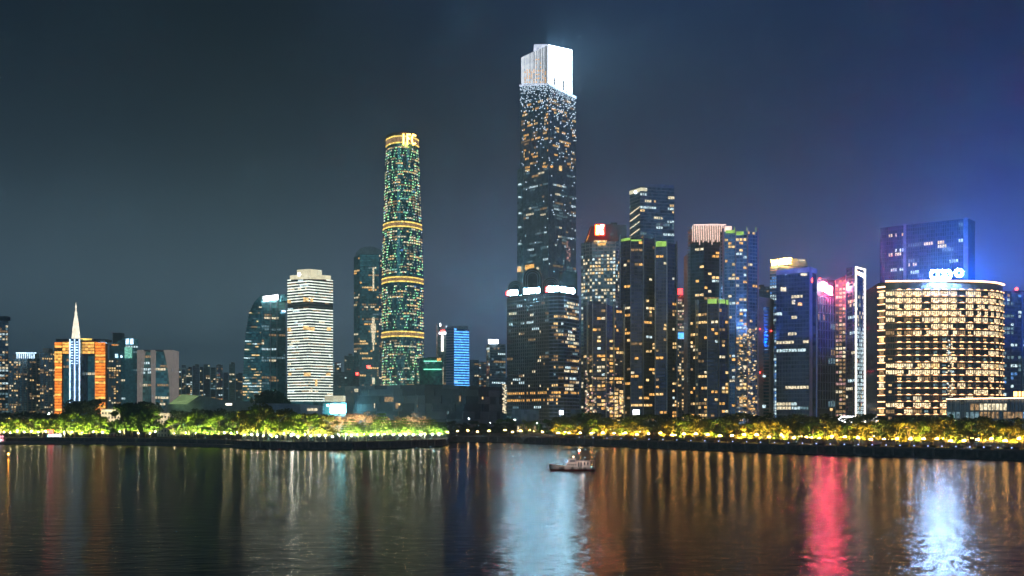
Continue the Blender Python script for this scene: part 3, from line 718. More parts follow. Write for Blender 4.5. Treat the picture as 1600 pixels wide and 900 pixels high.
for j in range(100):
    py = 645-j*4.2
    if py < 234: break
    if any(a-1 < py < c+1 for a, c in ((349, 362), (434, 447), (518, 531))): continue
    # diagonal lattice: lights ride on two families of crossing lines
    for q in range(-2, nd*2):
        for sgn in (1, -1):
            a = PI+PI*((q/nd)+sgn*(j/26.0)*(1/nd)*2); a = PI+((a-PI) % (PI*1.0))
            if not (PI+.05 < a < 2*PI-.05): continue
            if r.random() < .22: continue
            p = rpt(py, a, .4); s_ = .34; 
            m.box(p[0]-s_, p[0]+s_, p[1]-.5, p[1]+.3, p[2]-.62, p[2]+.62, pick((('e_greendot', 5), ('w_pale', 4), ('w_teal', 3), ('e_dot', 1)), r))
    for q in range(13):
        if r.random() < .38:
            p = rpt(py+r.uniform(-.8, .8), PI+PI*(q+.5)/13, .4); s_ = .32; m.box(p[0]-s_, p[0]+s_, p[1]-.5, p[1]+.3, p[2]-.5, p[2]+.5, 'e_greendot' if r.random() < .45 else 'w_pale')
    dens = .55 if (360 < py < 385 or 320 < py < 350 or 590 < py < 612) else .30
    i = 0
    while i < 22:
        L = r.randint(1, 3)
        if r.random() < dens:
            k = pick((('w_warm', 5), ('w_pale', 4), ('w_dimwarm', 5), ('w_teal', .6), ('w_blue', .3)) if py > 235 else (('w_amber', 1),), r)
            for t in range(L):
                a = PI+PI*(i+t+.5)/22
                if a > 2*PI-.05: continue
                a0, a1 = a-.055, a+.055
                P_ = [rpt(py, a0, .25), rpt(py, a1, .25), rpt(py, a1, 0), rpt(py, a0, 0), rpt(py-2.1, a0, .25), rpt(py-2.1, a1, .25), rpt(py-2.1, a1, 0), rpt(py-2.1, a0, 0)]
                wm.hexa(P_, k)
        i += L
m.build('facade_light', root, stuff=True); wm.build('window', root, stuff=True)
m = MB()
for i in range(3, 40, 3):
    a = PI+PI*i/42
    for (y0, y1) in zip(lv, lv[1:]): m.tube(rpt(y0, a, .2), rpt(y1, a, .2), .28, .28, 'dark_metal', 4, False)
m.build('mullion', root)
sign(root, 'sign', ['I', 'F', 'C'], (X(627, Y-29), Y-29, Z(233, Y)), .12, 7, 15, 'e_goldsign', th=.16, gap=1.12)
m = MB()
for i in range(9):
    a = PI+PI*(i+.5)/9; p = rpt(214, a, -2); m.tube(p, (p[0], p[1], p[2]+3+2*(i % 3)), .3, .2, 'dark_metal', 4)
m.build('antenna', root)

# green-line building, vertical-sign tower, blue striped building
b = Bld('office_tower', 'green-glowing office block with pale horizontal light lines, at the foot of the ringed tower', 'office building', [(655, 1500, 559), (692, 1508, 559)], 30, body='glass_green')
b.facade(fh=4.5, bw=4, band='glass_green', bh=.6, lit=office(.3, .2, 2, (('w_warm', 1), ('w_dimcool', 3), ('w_teal', 3)), 36))
m = MB()
for py in (564.3, 577): m.box(X(662, 1499), X(690, 1499), 1498, 1499, Z(py, 1499)-.6, Z(py, 1499)+.6, 'e_greenline')
m.build('light_line', b.root); b.win(686, 562, 1498, 6, 5, 'w_amber'); b.roofbox(668, 690, 1505, 558, 561); b.finish()
b = Bld('office_tower', 'slim grey-blue tower with a tall white vertical sign crossed near its top', 'office tower', [(682, 1620, 507), (700, 1610, 509), (709, 1620, 514)], 30, body='glass_slate')
b.facade(fh=4.2, bw=4, band='grey_metal', bh=.6, mull='steel_blue', mk=2, mw=.5, lit=office(.3, .3, 2, OFF, 38))
b.fin(0, .03, 1.2, GZ, Z(504, 1600), 1.5, 'white_wall'); b.fin(1, .1, 1.6, GZ, Z(514, 1600), 1.5, 'white_wall')
m = MB(); Ys = 1606
for (x0, x1, y0, y1, k) in ((686, 697, 519, 522, 'e_boatwhite'), (689.4, 693, 524, 549, 'e_stripwhite'), (689, 695, 516, 518, 'e_redlamp'), (687, 689, 505, 510, 'e_boatwhite'), (691.7, 692.6, 573, 600, 'w_pale')):
    m.box(X(x0, Ys), X(x1, Ys), Ys-1, Ys+.2, Z(y1, Ys), Z(y0, Ys), k)
m.build('vertical_sign', b.root); b.finish()
b = Bld('office_tower', 'office tower with bright blue horizontal light stripes', 'office tower', [(697, 1450, 513), (709.5, 1440, 513), (733, 1450, 516)], 28, body='glass_blue')
b.facade(faces=[0], fh=4, bw=4, band='lavender_panel', bh=1.6, bo=.3)
b.facade(faces=[1], fh=3.75, bw=3, band='e_bluestripe', bh=1.7, bo=.6, lit=office(.5, .2, 2, (('w_blue', 3), ('w_dimcool', 3), ('w_cool', 1)), 39), own_bands=True)
b.roofbox(703, 731, 1455, 509, 514, 'steel_blue'); b.finish()
b = Bld('office_tower', 'grey-blue tower full of scattered pale windows under a white glowing rooftop sign', 'office tower', [(760, 1500, 540), (765, 1490, 536), (790, 1500, 538)], 30, body='glass_slate')
b.facade(fh=4.0, bw=3.2, band='grey_metal', bh=.9, lit=office(.85, .42, 3, (('w_pale', 3), ('w_cool', 3), ('w_dimwarm', 2), ('w_dimcool', 3)), 40))
sign(b.root, 'sign', ['h2', 'h4', 'h1', 'h2'], (X(763.5, 1488), 1488, Z(536.5, 1488)), 0, 3.2, 5.5, 'e_boatwhite', th=.2); b.finish()

# museum: black cuboid with slots and raised panels
root = thing('museum', 'broad black box of a museum with recessed slots and few lit openings', 'museum', (X(665, 1000), 1040, GZ))
A, B_, D = (X(539.5, 1060), 1060), (X(664.5, 1000), 1000), (X(785.5, 1085), 1085)
zt = Z(600.5, 1000)
m = MB(); bk_ = (A[0]+D[0]-B_[0], A[1]+D[1]-B_[1]); m.prism([A, B_, D, bk_], GZ-.2, zt, 'museum_dark', 'gravel_roof'); m.build('wall', root)
r = random.Random(5)
for (P_, Q, nx) in ((A, B_, 14), (B_, D, 16)):
    hts = [zt-(zt-GZ)*t for t in (1, .86, .70, .54, .38, .22, .08, 0)][::1]
    zs = sorted(hts); L = math.hypot(Q[0]-P_[0], Q[1]-P_[1])
    for a_, c_ in zip(zs, zs[1:]):
        t = 0
        while t < 1:
            w = r.choice([.05, .08, .11, .16, .2]); t2 = min(1, t+w)
            if r.random() > .17:
                g_ = .18/L; p0 = (lerp(P_[0], Q[0], t+g_), lerp(P_[1], Q[1], t+g_)); p1 = (lerp(P_[0], Q[0], t2-g_), lerp(P_[1], Q[1], t2-g_))
                mm = MB(); mm.wallbox(p0, p1, a_+.12, c_-.12, 0, r.choice([.5, .8, 1.1]), 'museum_panel' if r.random() < .7 else 'museum_dark'); mm.build('panel', root)
            t = t2
def museum_win(px, py, w, h, k):
    P_, Q = (A, B_) if px < 664 else (B_, D)
    best = min((abs(X(px, lerp(P_[1], Q[1], t/200))-lerp(P_[0], Q[0], t/200)), t/200) for t in range(201))[1]; x = lerp(P_[0], Q[0], best); y = lerp(P_[1], Q[1], best); L = math.hypot(Q[0]-P_[0], Q[1]-P_[1])
    d = ((Q[0]-P_[0])/L*w/2, (Q[1]-P_[1])/L*w/2); z = Z(py, y)
    mm = MB(); mm.wallbox((x-d[0], y-d[1]), (x+d[0], y+d[1]), z-h/2, z+h/2, 0, 1.3, k); mm.build('window', root)
for a_ in ((558, 610, 5, 3.2, 'w_pale'), (551, 612, 1.5, 1.5, 'w_dimwarm'), (609, 624, 12, 5, 'w_dimwarm'), (621, 634, 3, 6, 'w_dimwarm'), (586, 634, .5, 5, 'w_pale'), (653, 635, 1, 3, 'w_dimwarm'), (717.5, 623, 2, 6, 'w_dimwarm'), (753, 622, 1.3, 2.5, 'w_warm'), (625, 632, 1.6, 2, 'w_warm'), (699, 645, 1.5, 3, 'w_dimcool')): museum_win(*a_)

# the tallest tower
Y = 1400
ZB = lambda p, y_: Z(p, y_)
b = Bld('skyscraper', 'tallest tower in the view, slab-sided and speckled, with a blazing white slanted crown', 'skyscraper',
        [(812.5, 1440, 133), (857, Y, 130.5), (899.5, 1437, 152)], 60, body='glass_slate')
mixw = (('w_warm', 4), ('w_amber', 3), ('w_dimwarm', 3)); r = random.Random(12)
def ctf_sel(face, t): return None
rr2 = random.Random(50); colh = {}
def ctf(face, j, nf, nb):
    z = GZ+j*4.3; py = HOR-(z-H)*F/Y; o = [None]*nb
    if py < 152: return o
    if py < 262:
        run_ = 0; kk = None
        for i in range(nb):
            u = i/nb
            if run_ > 0: o[i] = kk; run_ -= 1; continue
            zone = .17 if ((face == 0 and (u < .62 or u > .80)) or (face == 1 and (u < .35 or .5 < u < .95))) else .06
            if rr2.random() < zone and (j*7+face) % 5 != 0: kk = o[i] = pick(mixw, rr2); run_ = rr2.randint(0, 3)
        return o
    if py > 425: return o
    i = rr2.randint(0, 5)
    if rr2.random() < .62:
        while i < nb:
            L = rr2.randint(1, 5); k = pick((('w_cool', 3), ('w_dimcool', 6), ('w_pale', 1), ('w_dimwarm', 1)), rr2)
            if rr2.random() < .42:
                for q in range(i, min(nb, i+L)): o[q] = k
            i += L
    return o
b.facade(fh=4.3, bw=2.6, band='dark_metal', bh=.9, bo=.25, mull='steel_blue', mk=1, mw=.5, mo=.7, lit=ctf, ws=(.75, .6))
dots = MB()
for f in (0, 1):
    A, B2 = b.P[f], b.P[f+1]; L = math.hypot(B2[0]-A[0], B2[1]-A[1]); nb = int(L/1.55); nn = norm2(A, B2)
    for i in range(nb):
        t = (i+.5)/nb; ztop = lerp(b.T[f], b.T[f+1], t)
        for j in range(110):
            z = ztop-2-j*2.6
            dens = (1 if j < 3 else .62*math.exp(-(j-3)/9.5)+(.10 if f == 1 else .035)*(1-j/110))
            if (i+j) % 2 == 0 and rr2.random() < dens:
                t_ = min(.995, max(.005, t+rr2.uniform(-.5, .5)/nb)); x, y = lerp(A[0], B2[0], t_)+nn[0]*.8, lerp(A[1], B2[1], t_)+nn[1]*.8; z += rr2.uniform(-.8, .8); s_ = .45
                dots.box(x-s_, x+s_, y-.4, y+.3, z-s_, z+s_, 'e_dot')
dots.build('facade_light', b.root, stuff=True)
# glowing edge under the crown
m = MB(); A, B2, C2 = b.P
m.wallbox(A, B2, b.T[0]-1.5, b.T[0]+.5, 0, 1.4, 'e_crown_dim', b.T[1]-1.5, b.T[1]+.5); m.wallbox(B2, C2, b.T[1]-2, b.T[1]+.8, 0, 1.4, 'e_stripcool', b.T[2]-2, b.T[2]+.8); m.build('ledge_light', b.root)
# crown
cA, cB, cC = (X(815, 1436), 1436), (X(857, Y+3), Y+3), (X(893.5, 1430), 1430)
zb0, zb1, zb2 = b.T[0]+.8, b.T[1]+.8, Z(148.5, 1430)
zt0, zt1, zt2 = Z(90, 1436), Z(70, Y+3), Z(78, 1430)
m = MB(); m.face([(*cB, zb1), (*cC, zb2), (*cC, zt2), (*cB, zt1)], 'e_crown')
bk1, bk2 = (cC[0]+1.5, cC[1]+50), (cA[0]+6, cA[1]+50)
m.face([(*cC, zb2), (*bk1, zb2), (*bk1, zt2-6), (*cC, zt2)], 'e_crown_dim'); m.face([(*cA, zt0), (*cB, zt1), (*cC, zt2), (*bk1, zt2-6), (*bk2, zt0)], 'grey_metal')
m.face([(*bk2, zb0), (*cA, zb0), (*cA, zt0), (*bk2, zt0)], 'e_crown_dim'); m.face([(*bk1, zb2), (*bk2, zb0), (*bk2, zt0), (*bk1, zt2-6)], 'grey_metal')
m.face([(*cA, zb0), (*cB, zb1), (*cB, zt1), (*cA, zt0)], 'glass_black'); m.build('crown', b.root)
L = math.hypot(cB[0]-cA[0], cB[1]-cA[1]); nn = norm2(cA, cB)
fins = [(.00, .10), (.125, .04), (.19, .035), (.245, .035), (.31, .02), (.36, .03), (.42, .03), (.50, .045), (.58, .025), (.64, .012), (.69, .012), (.745, .03), (.82, .015), (.87, .012), (.95, .05)]
for t0, w in fins:
    p0 = (lerp(cA[0], cB[0], t0), lerp(cA[1], cB[1], t0)); p1 = (lerp(cA[0], cB[0], t0+w), lerp(cA[1], cB[1], t0+w))
    mm = MB(); mm.wallbox(p0, p1, lerp(zb0, zb1, t0), lerp(zt0, zt1, t0), 0, .9, 'e_finlight', lerp(zb0, zb1, t0+w), lerp(zt0, zt1, t0+w)); mm.build('crown_fin', b.root)
fl = thing('roof_floodlight', 'added cool white halo lamp on the roof behind the slanted crown of the tallest tower', 'floodlight', (X(856, 1470), 1470, zt1))  # unseen lamp added behind the crown to light a halo in the haze
m = MB(); m.box(fl['_b'][0]-.8, fl['_b'][0]+.8, 1469.6, 1470.4, zt1-12, zt1+1, 'dark_metal'); m.build('housing', fl)
L_ = bpy.data.lights.new('crown_halo_light', 'POINT'); L_.color = (0.42, 0.66, 1.0); L_.energy = CROWN_HALO_W; L_.shadow_soft_size = 2
lo = bpy.data.objects.new('flood_lamp', L_); C.objects.link(lo); lo.parent = fl; lo.location = (0, 0, 4)
for j in range(7):
    for i in range(10):
        if rr2.random() < .6:
            t = .15+.083*i; z = lerp(zb0, zb1, t)+2+j*3.6*(1.5 if 4 < i < 8 else .8)
            b.wins.append((lerp(cA[0], cB[0], t)+nn[0]*.9, lerp(cA[1], cB[1], t)+nn[1]*.9, z, math.atan2(cB[1]-cA[1], cB[0]-cA[0]), 2.0, .5, 1.6, 'w_amber'))
mm = MB()
for t, h_ in ((.2, .22), (.36, .25), (.60, .24), (.74, .2)):
    p0 = (lerp(cB[0], cC[0], t), lerp(cB[1], cC[1], t)); p1 = (lerp(cB[0], cC[0], t+.075), lerp(cB[1], cC[1], t+.075))
    mm.wallbox(p0, p1, lerp(zb1, zb2, t), lerp(zb1, zb2, t)+h_*62, 0, .5, 'black_paint')
mm.build('slot', b.root)
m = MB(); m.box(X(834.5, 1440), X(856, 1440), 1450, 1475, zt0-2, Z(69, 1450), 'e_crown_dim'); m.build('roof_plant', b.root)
# lower west shoulder
m = MB(); m.prism([(X(808, 1442), 1442), (X(818, 1434), 1434), (X(818, 1480), 1480), (X(808, 1490), 1490)], GZ, [Z(265, 1442), Z(262, 1434), Z(262, 1434), Z(265, 1442)], 'glass_slate'); m.build('shoulder', b.root)
for py in (288, 308, 333, 355, 381): b.win(812, py, 1437, 5, 2.2, 'w_cool', -.7)
b.win(811, 420.5, 1436, 7, 8, 'w_amber', -.7); b.win(827.5, 417.5, 1424, 17, 7.5, 'w_amber', -.78); b.win(840, 419, 1412, 4, 3, 'w_pale', -.7)
for i in range(26): b.win(888+rr2.uniform(-3, 3), 378+i*1.2, 1424, rr2.uniform(1, 3.2), 1.1, 'w_pink', .7)  # pinkish reflection on this face, drawn as small glowing panes
b.win(836, 275, 1414, 12, 3, 'w_dimwarm', -.7); b.win(856, 260.5, 1402, 15, 3, 'w_amber'); b.win(876, 263, 1414, 5, 7, 'w_warm', .7)
b.finish()
# arched-roof tower with four signs
Y0 = 960
b = Bld('office_tower', 'broad office tower topped by four arched gables with white glowing signs', 'office tower',
        [(792.5, 1010, 466.5), (820, 992, 463), (846, 973, 460), (858, 966, 458.5), (872, 962, 458), (881, 964, 458.5), (904.5, 990, 462)], 45, body='glass_black')
rr3 = random.Random(60)
def archlit(face, j, nf, nb):
    py = HOR-(GZ+j*3.55-H)*F/975; o = [None]*nb
    amber = 612 < py < 618 or 627 < py < 632
    if py > 640: return o
    d = {0: .16, 1: .16, 2: .18, 3: .34, 4: .5, 5: .5, 6: .3}.get(face, .3)
    if amber: return [('w_amber' if rr3.random() < .85 and not (py > 625 and face > 3) else None) for _ in o]
    if py < 472: return o
    if rr3.random() < .82:
        i = rr3.randint(-1, 2)
        while i < nb:
            L = rr3.randint(1, 4 if face < 3 else 6)
            k = pick((('w_warm', 3), ('w_pale', 3), ('w_dimwarm', 3), ('w_cool', 2), ('w_dimcool', 2)), rr3)
            if rr3.random() < d:
                for q in range(max(i, 0), min(nb, i+L)): o[q] = k
            i += L
    return o
b.facade(faces=[0, 1, 2], fh=3.55, bw=2.7, band='concrete', bh=1.0, bo=.8, mull='concrete', mk=1, mw=.7, mo=.6, lit=archlit, own_bands=False)
b.facade(faces=[3, 4, 5], fh=3.55, bw=2.7, band='steel_blue', bh=1.0, bo=.5, mull='dark_metal', mk=2, mw=.3, mo=.3, lit=archlit)
# arched gables
def gable(b, x0, x1, ytop, ybase, Yg, square=False, mat='steel_blue', d=14):
    m = MB(); n = 12; cx = (x0+x1)/2; r_ = (x1-x0)/2; zb = Z(ybase, Yg); rm = r_/F*Yg
    arc = [(cx-r_*math.cos(PI*i/n), ytop+r_-r_*math.sin(PI*i/n)) for i in range(n+1)] if not square else [(x0, ytop), (x1, ytop)]
    o = [(X(px, Yg), Z(py, Yg)) for px, py in arc]
    for (xa, za), (xb, zb2) in zip(o, o[1:]):
        m.hexa([(xa, Yg, zb), (xb, Yg, zb), (xb, Yg+d, zb), (xa, Yg+d, zb), (xa, Yg, za), (xb, Yg, zb2), (xb, Yg+d, zb2), (xa, Yg+d, za)], 'glass_black')
    g_ = m.build('arched_gable' if not square else 'square_gable', b.root)
    if not square:
        for k in (1.0, .78, .55):
            mm = MB(); pts = [(X(cx, Yg)-rm*k*math.cos(PI*i/16), Yg-.8, Z(ytop+r_, Yg)+rm*k*math.sin(PI*i/16)) for i in range(17)]
            pts = [(pts[0][0], Yg-.8, zb+2)]+pts+[(pts[-1][0], Yg-.8, zb+2)]
            for p, q in zip(pts, pts[1:]): mm.tube(p, q, .42, .42, 'grey_metal' if k == 1 else 'steel_blue', 5, False)
            mm.build('arch_rib', g_, base=b.root['_b'])
    return g_
gable(b, 794, 817, 439, 464, 1016); gable(b, 817.5, 847, 419.5, 461, 1002, d=22); gable(b, 848, 873.5, 433.5, 459, 982, d=16); gable(b, 874, 902, 424, 460, 990, True, d=12)
for (x0, x1, py, Yg, ang, red, txt) in ((792, 809, 461.5, 1000, -.55, True, ['h3', 'h1', 'h2', 'h4']), (819, 843, 458.5, 980, -.52, False, ['h2', 'h1', 'h4', 'r', 'O']), (853, 873, 455.5, 956, -.3, True, ['h3', 'h2', 'h1', 'h4']), (877, 899, 455.5, 958, .8, False, ['h2', 'h4', 'h1', 'i', 'D'])):
    L = (x1-x0)/F*Yg/math.cos(ang); w = L/len(txt)/1.15
    sign(b.root, 'sign', txt, (X(x0, Yg), Yg, Z(py, Yg)), ang, w, 4.2, ['e_signred' if (red and i == 0) else 'e_signblue2' for i in range(len(txt))] if 0 else ['e_signred' if (red and i == 0) else 'e_signwhite' for i in range(len(txt))], th=.2, panel='black_paint')  # dark panels added behind the letters to keep their light off the gables
m = MB(); m.box(X(800, 985), X(906, 985), 975, 1000, GZ, Z(640, 985), 'glass_dark')
for i in range(20):
    if i % 3: m.box(X(803+i*4.6, 974.8), X(805.8+i*4.6, 974.8), 974.6, 975, GZ+3, GZ+8, 'w_pale' if i % 2 else 'w_dimwarm')
m.build('podium', b.root)
m = MB(); m.box(X(874, 950), X(880, 950), 949, 951, Z(648, 950), Z(641.5, 950), 'e_boatwhite'); m.box(X(874.5, 950), X(879, 950), 949, 951, Z(656, 950), Z(650, 950), 'e_bluedot'); m.build('door_sign', b.root)
for i in range(46): b.win(787.5+rr3.uniform(-1.5, 3), 600+i*1.0, 1008, rr3.uniform(1, 3), .8, 'w_pale')
b.finish(single=True)

# K-sign tower
Y = 1060
b = Bld('office_tower', 'grey office tower tapering at the top with a red and yellow K-shaped sign', 'office tower', [(908, Y+10, 380), (925, Y, 378), (962, Y-4, 377), (981, Y+8, 378)], 40, body='glass_slate')
r4 = random.Random(61)
def klit(face, j, nf, nb):
    py = HOR-(GZ+j*3.7-H)*F/Y; d = .75 if 402 < py < 426 and face == 1 else (.62 if 426 < py < 520 else .3)
    if 382 < py < 402: d = 0.03
    rowon = r4.random() < .85
    return [(pick((('w_pale', 5), ('w_cool', 2), ('w_warm', 1), ('w_dimcool', 2)), r4) if rowon and r4.random() < d else None) for _ in range(nb)]
b.facade(fh=3.7, bw=3.0, band='grey_metal', bh=1.1, bo=.4, mull='grey_metal', mk=2, mw=.8, mo=.5, lit=klit)
m = MB()
bt = [(X(912, Y+8), Y+8, Z(380, Y)), (X(966, Y-2), Y-2, Z(378, Y)), (X(966, Y+34), Y+34, Z(378, Y)), (X(912, Y+38), Y+38, Z(380, Y))]
tp = [(X(922, Y+10), Y+10, Z(351, Y)), (X(963, Y+4), Y+4, Z(347.5, Y)), (X(963, Y+30), Y+30, Z(347.5, Y)), (X(922, Y+34), Y+34, Z(351, Y))]
m.hexa(bt+tp, 'charcoal'); m.box(X(964, Y+2), X(979, Y+2), Y+2, Y+30, Z(380, Y), Z(350.5, Y), 'charcoal'); m.box(X(955, Y+2), X(965, Y+2), Y+6, Y+28, Z(378, Y), Z(346, Y), 'charcoal')
m.tube((X(916, Y-2), Y-2, Z(378, Y)), (X(924, Y+6), Y+6, Z(352, Y)), .6, .5, 'grey_metal', 5); m.build('tapered_crown', b.root)
b.win(938, 377, Y-3, 14, 2.2, 'w_warm'); b.win(940, 381.5, Y-4, 9, 2.4, 'w_amber')
ks = bpy.data.objects.new('sign', None); C.objects.link(ks); ks.parent = b.root; kb = (X(937, Y-4), Y-4, Z(360, Y)); ks.location = [kb[i]-b.root['_b'][i] for i in range(3)]; ks['_b'] = list(kb)
m = MB(); m.box(X(929.8, Y-4), X(945, Y-4), Y-4, Y-3, Z(369, Y), Z(351.5, Y), 'e_redpanel'); m.build('sign_panel', ks)
m = MB(); m.box(X(931.5, Y-5), X(935.8, Y-5), Y-5, Y-4, Z(367.3, Y), Z(353.8, Y), 'e_signyellow'); m.build('letter', ks)
m = MB(); y_ = Y-5
m.hexa([(X(a, y_+dd), y_+dd, Z(c, Y)) for (a, c, dd) in ((936.2, 360.3, 0), (941, 360.3, 0), (941, 360.3, 1), (936.2, 360.3, 1), (938.8, 353.2, 0), (943.2, 353.2, 0), (943.2, 353.2, 1), (938.8, 353.2, 1))], 'e_signk')
m.hexa([(X(a, y_+dd), y_+dd, Z(c, Y)) for (a, c, dd) in ((938.8, 366.8, 0), (943.2, 366.8, 0), (943.2, 366.8, 1), (938.8, 366.8, 1), (936.2, 360.3, 0), (941, 360.3, 0), (941, 360.3, 1), (936.2, 360.3, 1))], 'e_signk'); m.build('letter', ks)
b.finish()

# tall pale office tower behind
Y = 1250
b = Bld('office_tower', 'tall square office tower with a cream-lit parapet corner, rising behind the dark residential twins', 'office tower', [(984, Y+22, 297), (1000, Y, 292), (1053.5, Y+12, 294)], 45, body='glass_slate')
b.facade(faces=[1], fh=4.15, bw=3.2, band='grey_metal', bh=.9, bo=.4, lit=office(.82, .42, 5, (('w_pale', 4), ('w_cool', 3), ('w_dimcool', 4), ('w_warm', 1)), 62), mull='dark_metal', mk=3, mw=.3)
b.facade(faces=[0], fh=4.15, bw=4, band='grey_metal', bh=.9, bo=.4)
m = MB(); m.wallbox(b.along(0, .02), b.along(0, 1), b.T[0]-6, b.T[0]-1.5, 0, .8, 'e_creamcrown', b.T[1]-6, b.T[1]-1.5); m.wallbox(b.along(1, 0), b.along(1, .2), b.T[1]-5, b.T[1]-1, 0, .9, 'e_creamcrown'); m.wallbox(b.along(1, .82), b.along(1, 1), b.T[1]-13, b.T[1]-10, 0, .6, 'w_pale')
for k in range(4): z = Z(330+k*11.5, Y); m.wallbox(b.along(0, .05), b.along(0, .98), z, z+1.2, 0, .8, 'w_pale', z+5, z+6.2)
m.ball((X(993, Y+8), Y+8, Z(298, Y)), 2, 'e_boatwhite', 6, 4); m.build('parapet_light', b.root); b.roofbox(1007, 1040, Y+8, 288, 294, 'steel_blue', 20); b.roofbox(1040, 1053, Y+10, 289.5, 294, 'steel_blue', 20); b.finish()

# residential towers on the east bank --------------------------------------
hm = (('w_warm', 5), ('w_amber', 5), ('w_pale', 2), ('w_dimwarm', 3), ('w_cool', .5))
def resi(label, corners, seed, p=.14, low=1.0, body='glass_navy', wall='charcoal', pier='steel_blue', greens=(), piers=(), mix=hm, depth=26, colbias=None, fh=3.2, bw=3.4, roofy=None):
    b = Bld('residential_tower', label, 'apartment tower', corners, depth, body=body, group='dark glass residential towers on the east bank')
    b.facade(fh=fh, bw=bw, band=wall, bh=.9, bo=.45, mull=wall, mk=1, mw=.4, mo=.25, lit=homes(p*.52, mix, seed, colbias=colbias, low=low*.7), ws=(.86, .62))
    for f, t in piers: b.fin(f, t, .9, GZ, lerp(b.T[f], b.T[f+1], t)+3, 1.5, pier, 'pier')
    for f, t0, t1, h_, dz in greens:
        m = MB(); m.wallbox(b.along(f, t0), b.along(f, t1), lerp(b.T[f], b.T[f+1], t0)-dz-h_, lerp(b.T[f], b.T[f+1], t0)-dz, 0, .9, 'e_greenroof'); m.build('green_light_band', b.root)
    return b
b = resi('dark residential tower with a thin green-lit roof line, directly east of the K-sign tower', [(969, 880, 372), (985, 872, 372), (1004, 872, 372), (1024, 880, 371)], 70, .13,
         piers=((0, .05), (1, 0.0), (2, 0), (2, .95)), greens=((0, .15, 1, 2, 1), (1, 0, .9, 1.3, 1.5)), low=.3); b.roofbox(1004, 1023, 886, 368.5, 372, 'steel_blue'); b.finish(single=True)
b = resi('dark residential tower with a bright green rooftop box, left-hand neighbour of the red beacon tower', [(1024, 868, 381), (1043, 866, 381), (1057.5, 874, 382)], 71, .22,
         piers=((0, .0), (0, .95), (1, .95)), greens=((0, .05, .9, 4.5, -2),), low=.2); b.finish(single=True)
b = resi('shorter residential tower in front of the K-sign tower, warmly speckled at its foot', [(912, 850, 478), (926, 842, 475), (946, 838, 474), (958, 842, 480), (976, 850, 481)], 72, .15,
         piers=((0, .5), (1, 0), (2, 0), (3, 0), (3, .9)), low=2.2, pier='grey_metal')
r5 = random.Random(63)
for i in range(170):
    py = 645-abs(r5.gauss(0, 42)); px = r5.choice([915.5, 917, 919, 925, 928, 930]) if r5.random() < .6 else r5.uniform(932, 975)
    if py > 528 or px < 932 and py > 530: b.wins.append((X(px, 841), 840.4 if px < 944 else 836.5, Z(py, 841), 0, r5.uniform(.5, 1.8), .4, r5.uniform(.6, 1.6), r5.choice(['w_pink', 'w_dimwarm', 'w_pale', 'w_dimwarm'])))
for i in range(12): b.win(963+i % 2*8, 645-i*3, 842, 3, 2.2, 'w_warm')
b.roofbox(920, 940, 850, 470.5, 476, 'charcoal'); b.roofbox(949, 953, 845, 466, 476, 'e_stripcool' if 0 else 'steel_blue', 5); b.finish(single=True)
# red beacon tower far behind
b = Bld('office_tower', 'pale distant tower in the gap with a red sign and a lower blue light', 'office tower', [(1058, 1450, 462), (1069, 1450, 461), (1079, 1460, 480)], 25, body='concrete')
b.facade(fh=4, bw=3.6, band='concrete', bh=1.2, lit=office(.9, .5, 3, (('w_pale', 3), ('w_dimwarm', 3), ('w_pink', 2)), 64))
m = MB(); m.box(X(1058.5, 1445), X(1066.5, 1445), 1445, 1446, Z(460, 1445), Z(451, 1445), 'e_redpanel2'); m.tube((X(1063, 1448), 1448, Z(461, 1448)), (X(1062, 1448), 1448, Z(443, 1448)), .5, .3, 'grey_metal', 4); m.build('sign', b.root)
m = MB(); m.box(X(1059, 1445), X(1070, 1445), 1444, 1446, Z(529, 1445), Z(520, 1445), 'e_bluestripe'); m.build('blue_light', b.root); b.finish()
b = Bld('residential_block', 'grey gridded residential tower with pale dotted windows below the red glowing sign', 'apartment block', [(1057, 1150, 530), (1080, 1156, 531)], 25, body='glass_slate')
b.facade(fh=3.5, bw=3.0, band='concrete', bh=1.1, mull='concrete', mk=2, mw=.9, lit=homes(.2, ht, 65)); b.finish()
# fan-crowned tower
Y = 980
b = resi('dark residential tower crowned by a fan of pinkish vertical lights', [(1079, Y+4, 378), (1100, Y-4, 376), (1124, Y, 377)], 73, .14, low=.1, body='glass_black', fh=3.5, bw=4.4, greens=()); 
m = MB(); fb = MB()
for i in range(19):
    t = i/18; px = 1082+t*50; h0 = 379+2*math.sin(i*2.3)+(5 if i % 7 == 4 else 0); tp_ = lerp(354.5, 351.8, min(1, t*2)) if t < .8 else lerp(351.8, 355, (t-.8)*5)
    m.tube((X(px, Y-7), Y-7, Z(h0, Y)), (X(px+.6, Y-7), Y-7, Z(tp_, Y)), .34, .42, 'e_pinkfan', 5)
m.build('light_fin', b.root, stuff=True)
m = MB(); m.prism([(X(1081, Y), Y-5), (X(1118, Y), Y-6), (X(1132, Y), Y-2), (X(1132, Y), Y+20), (X(1081, Y), Y+20)], Z(380, Y), Z(355, Y), 'bronze'); m.box(X(1082, Y), X(1132, Y), Y-7.3, Y-6.4, Z(354, Y), Z(352.6, Y), 'e_pinkfan'); m.box(X(1133, Y), X(1142, Y), Y-4, Y+6, Z(360, Y), Z(354.5, Y), 'e_pinkfan'); m.build('crown', b.root)
m = MB(); m.box(X(1074, Y+10), X(1080, Y+10), Y+6, Y+30, GZ, Z(394, Y), 'concrete')
for j in range(60): m.box(X(1074, Y+6)-.3, X(1080, Y+6), Y+5.2, Y+6, GZ+j*3.5, GZ+j*3.5+1.2, 'grey_metal')
m.build('stair_tower', b.root); b.finish(single=True)
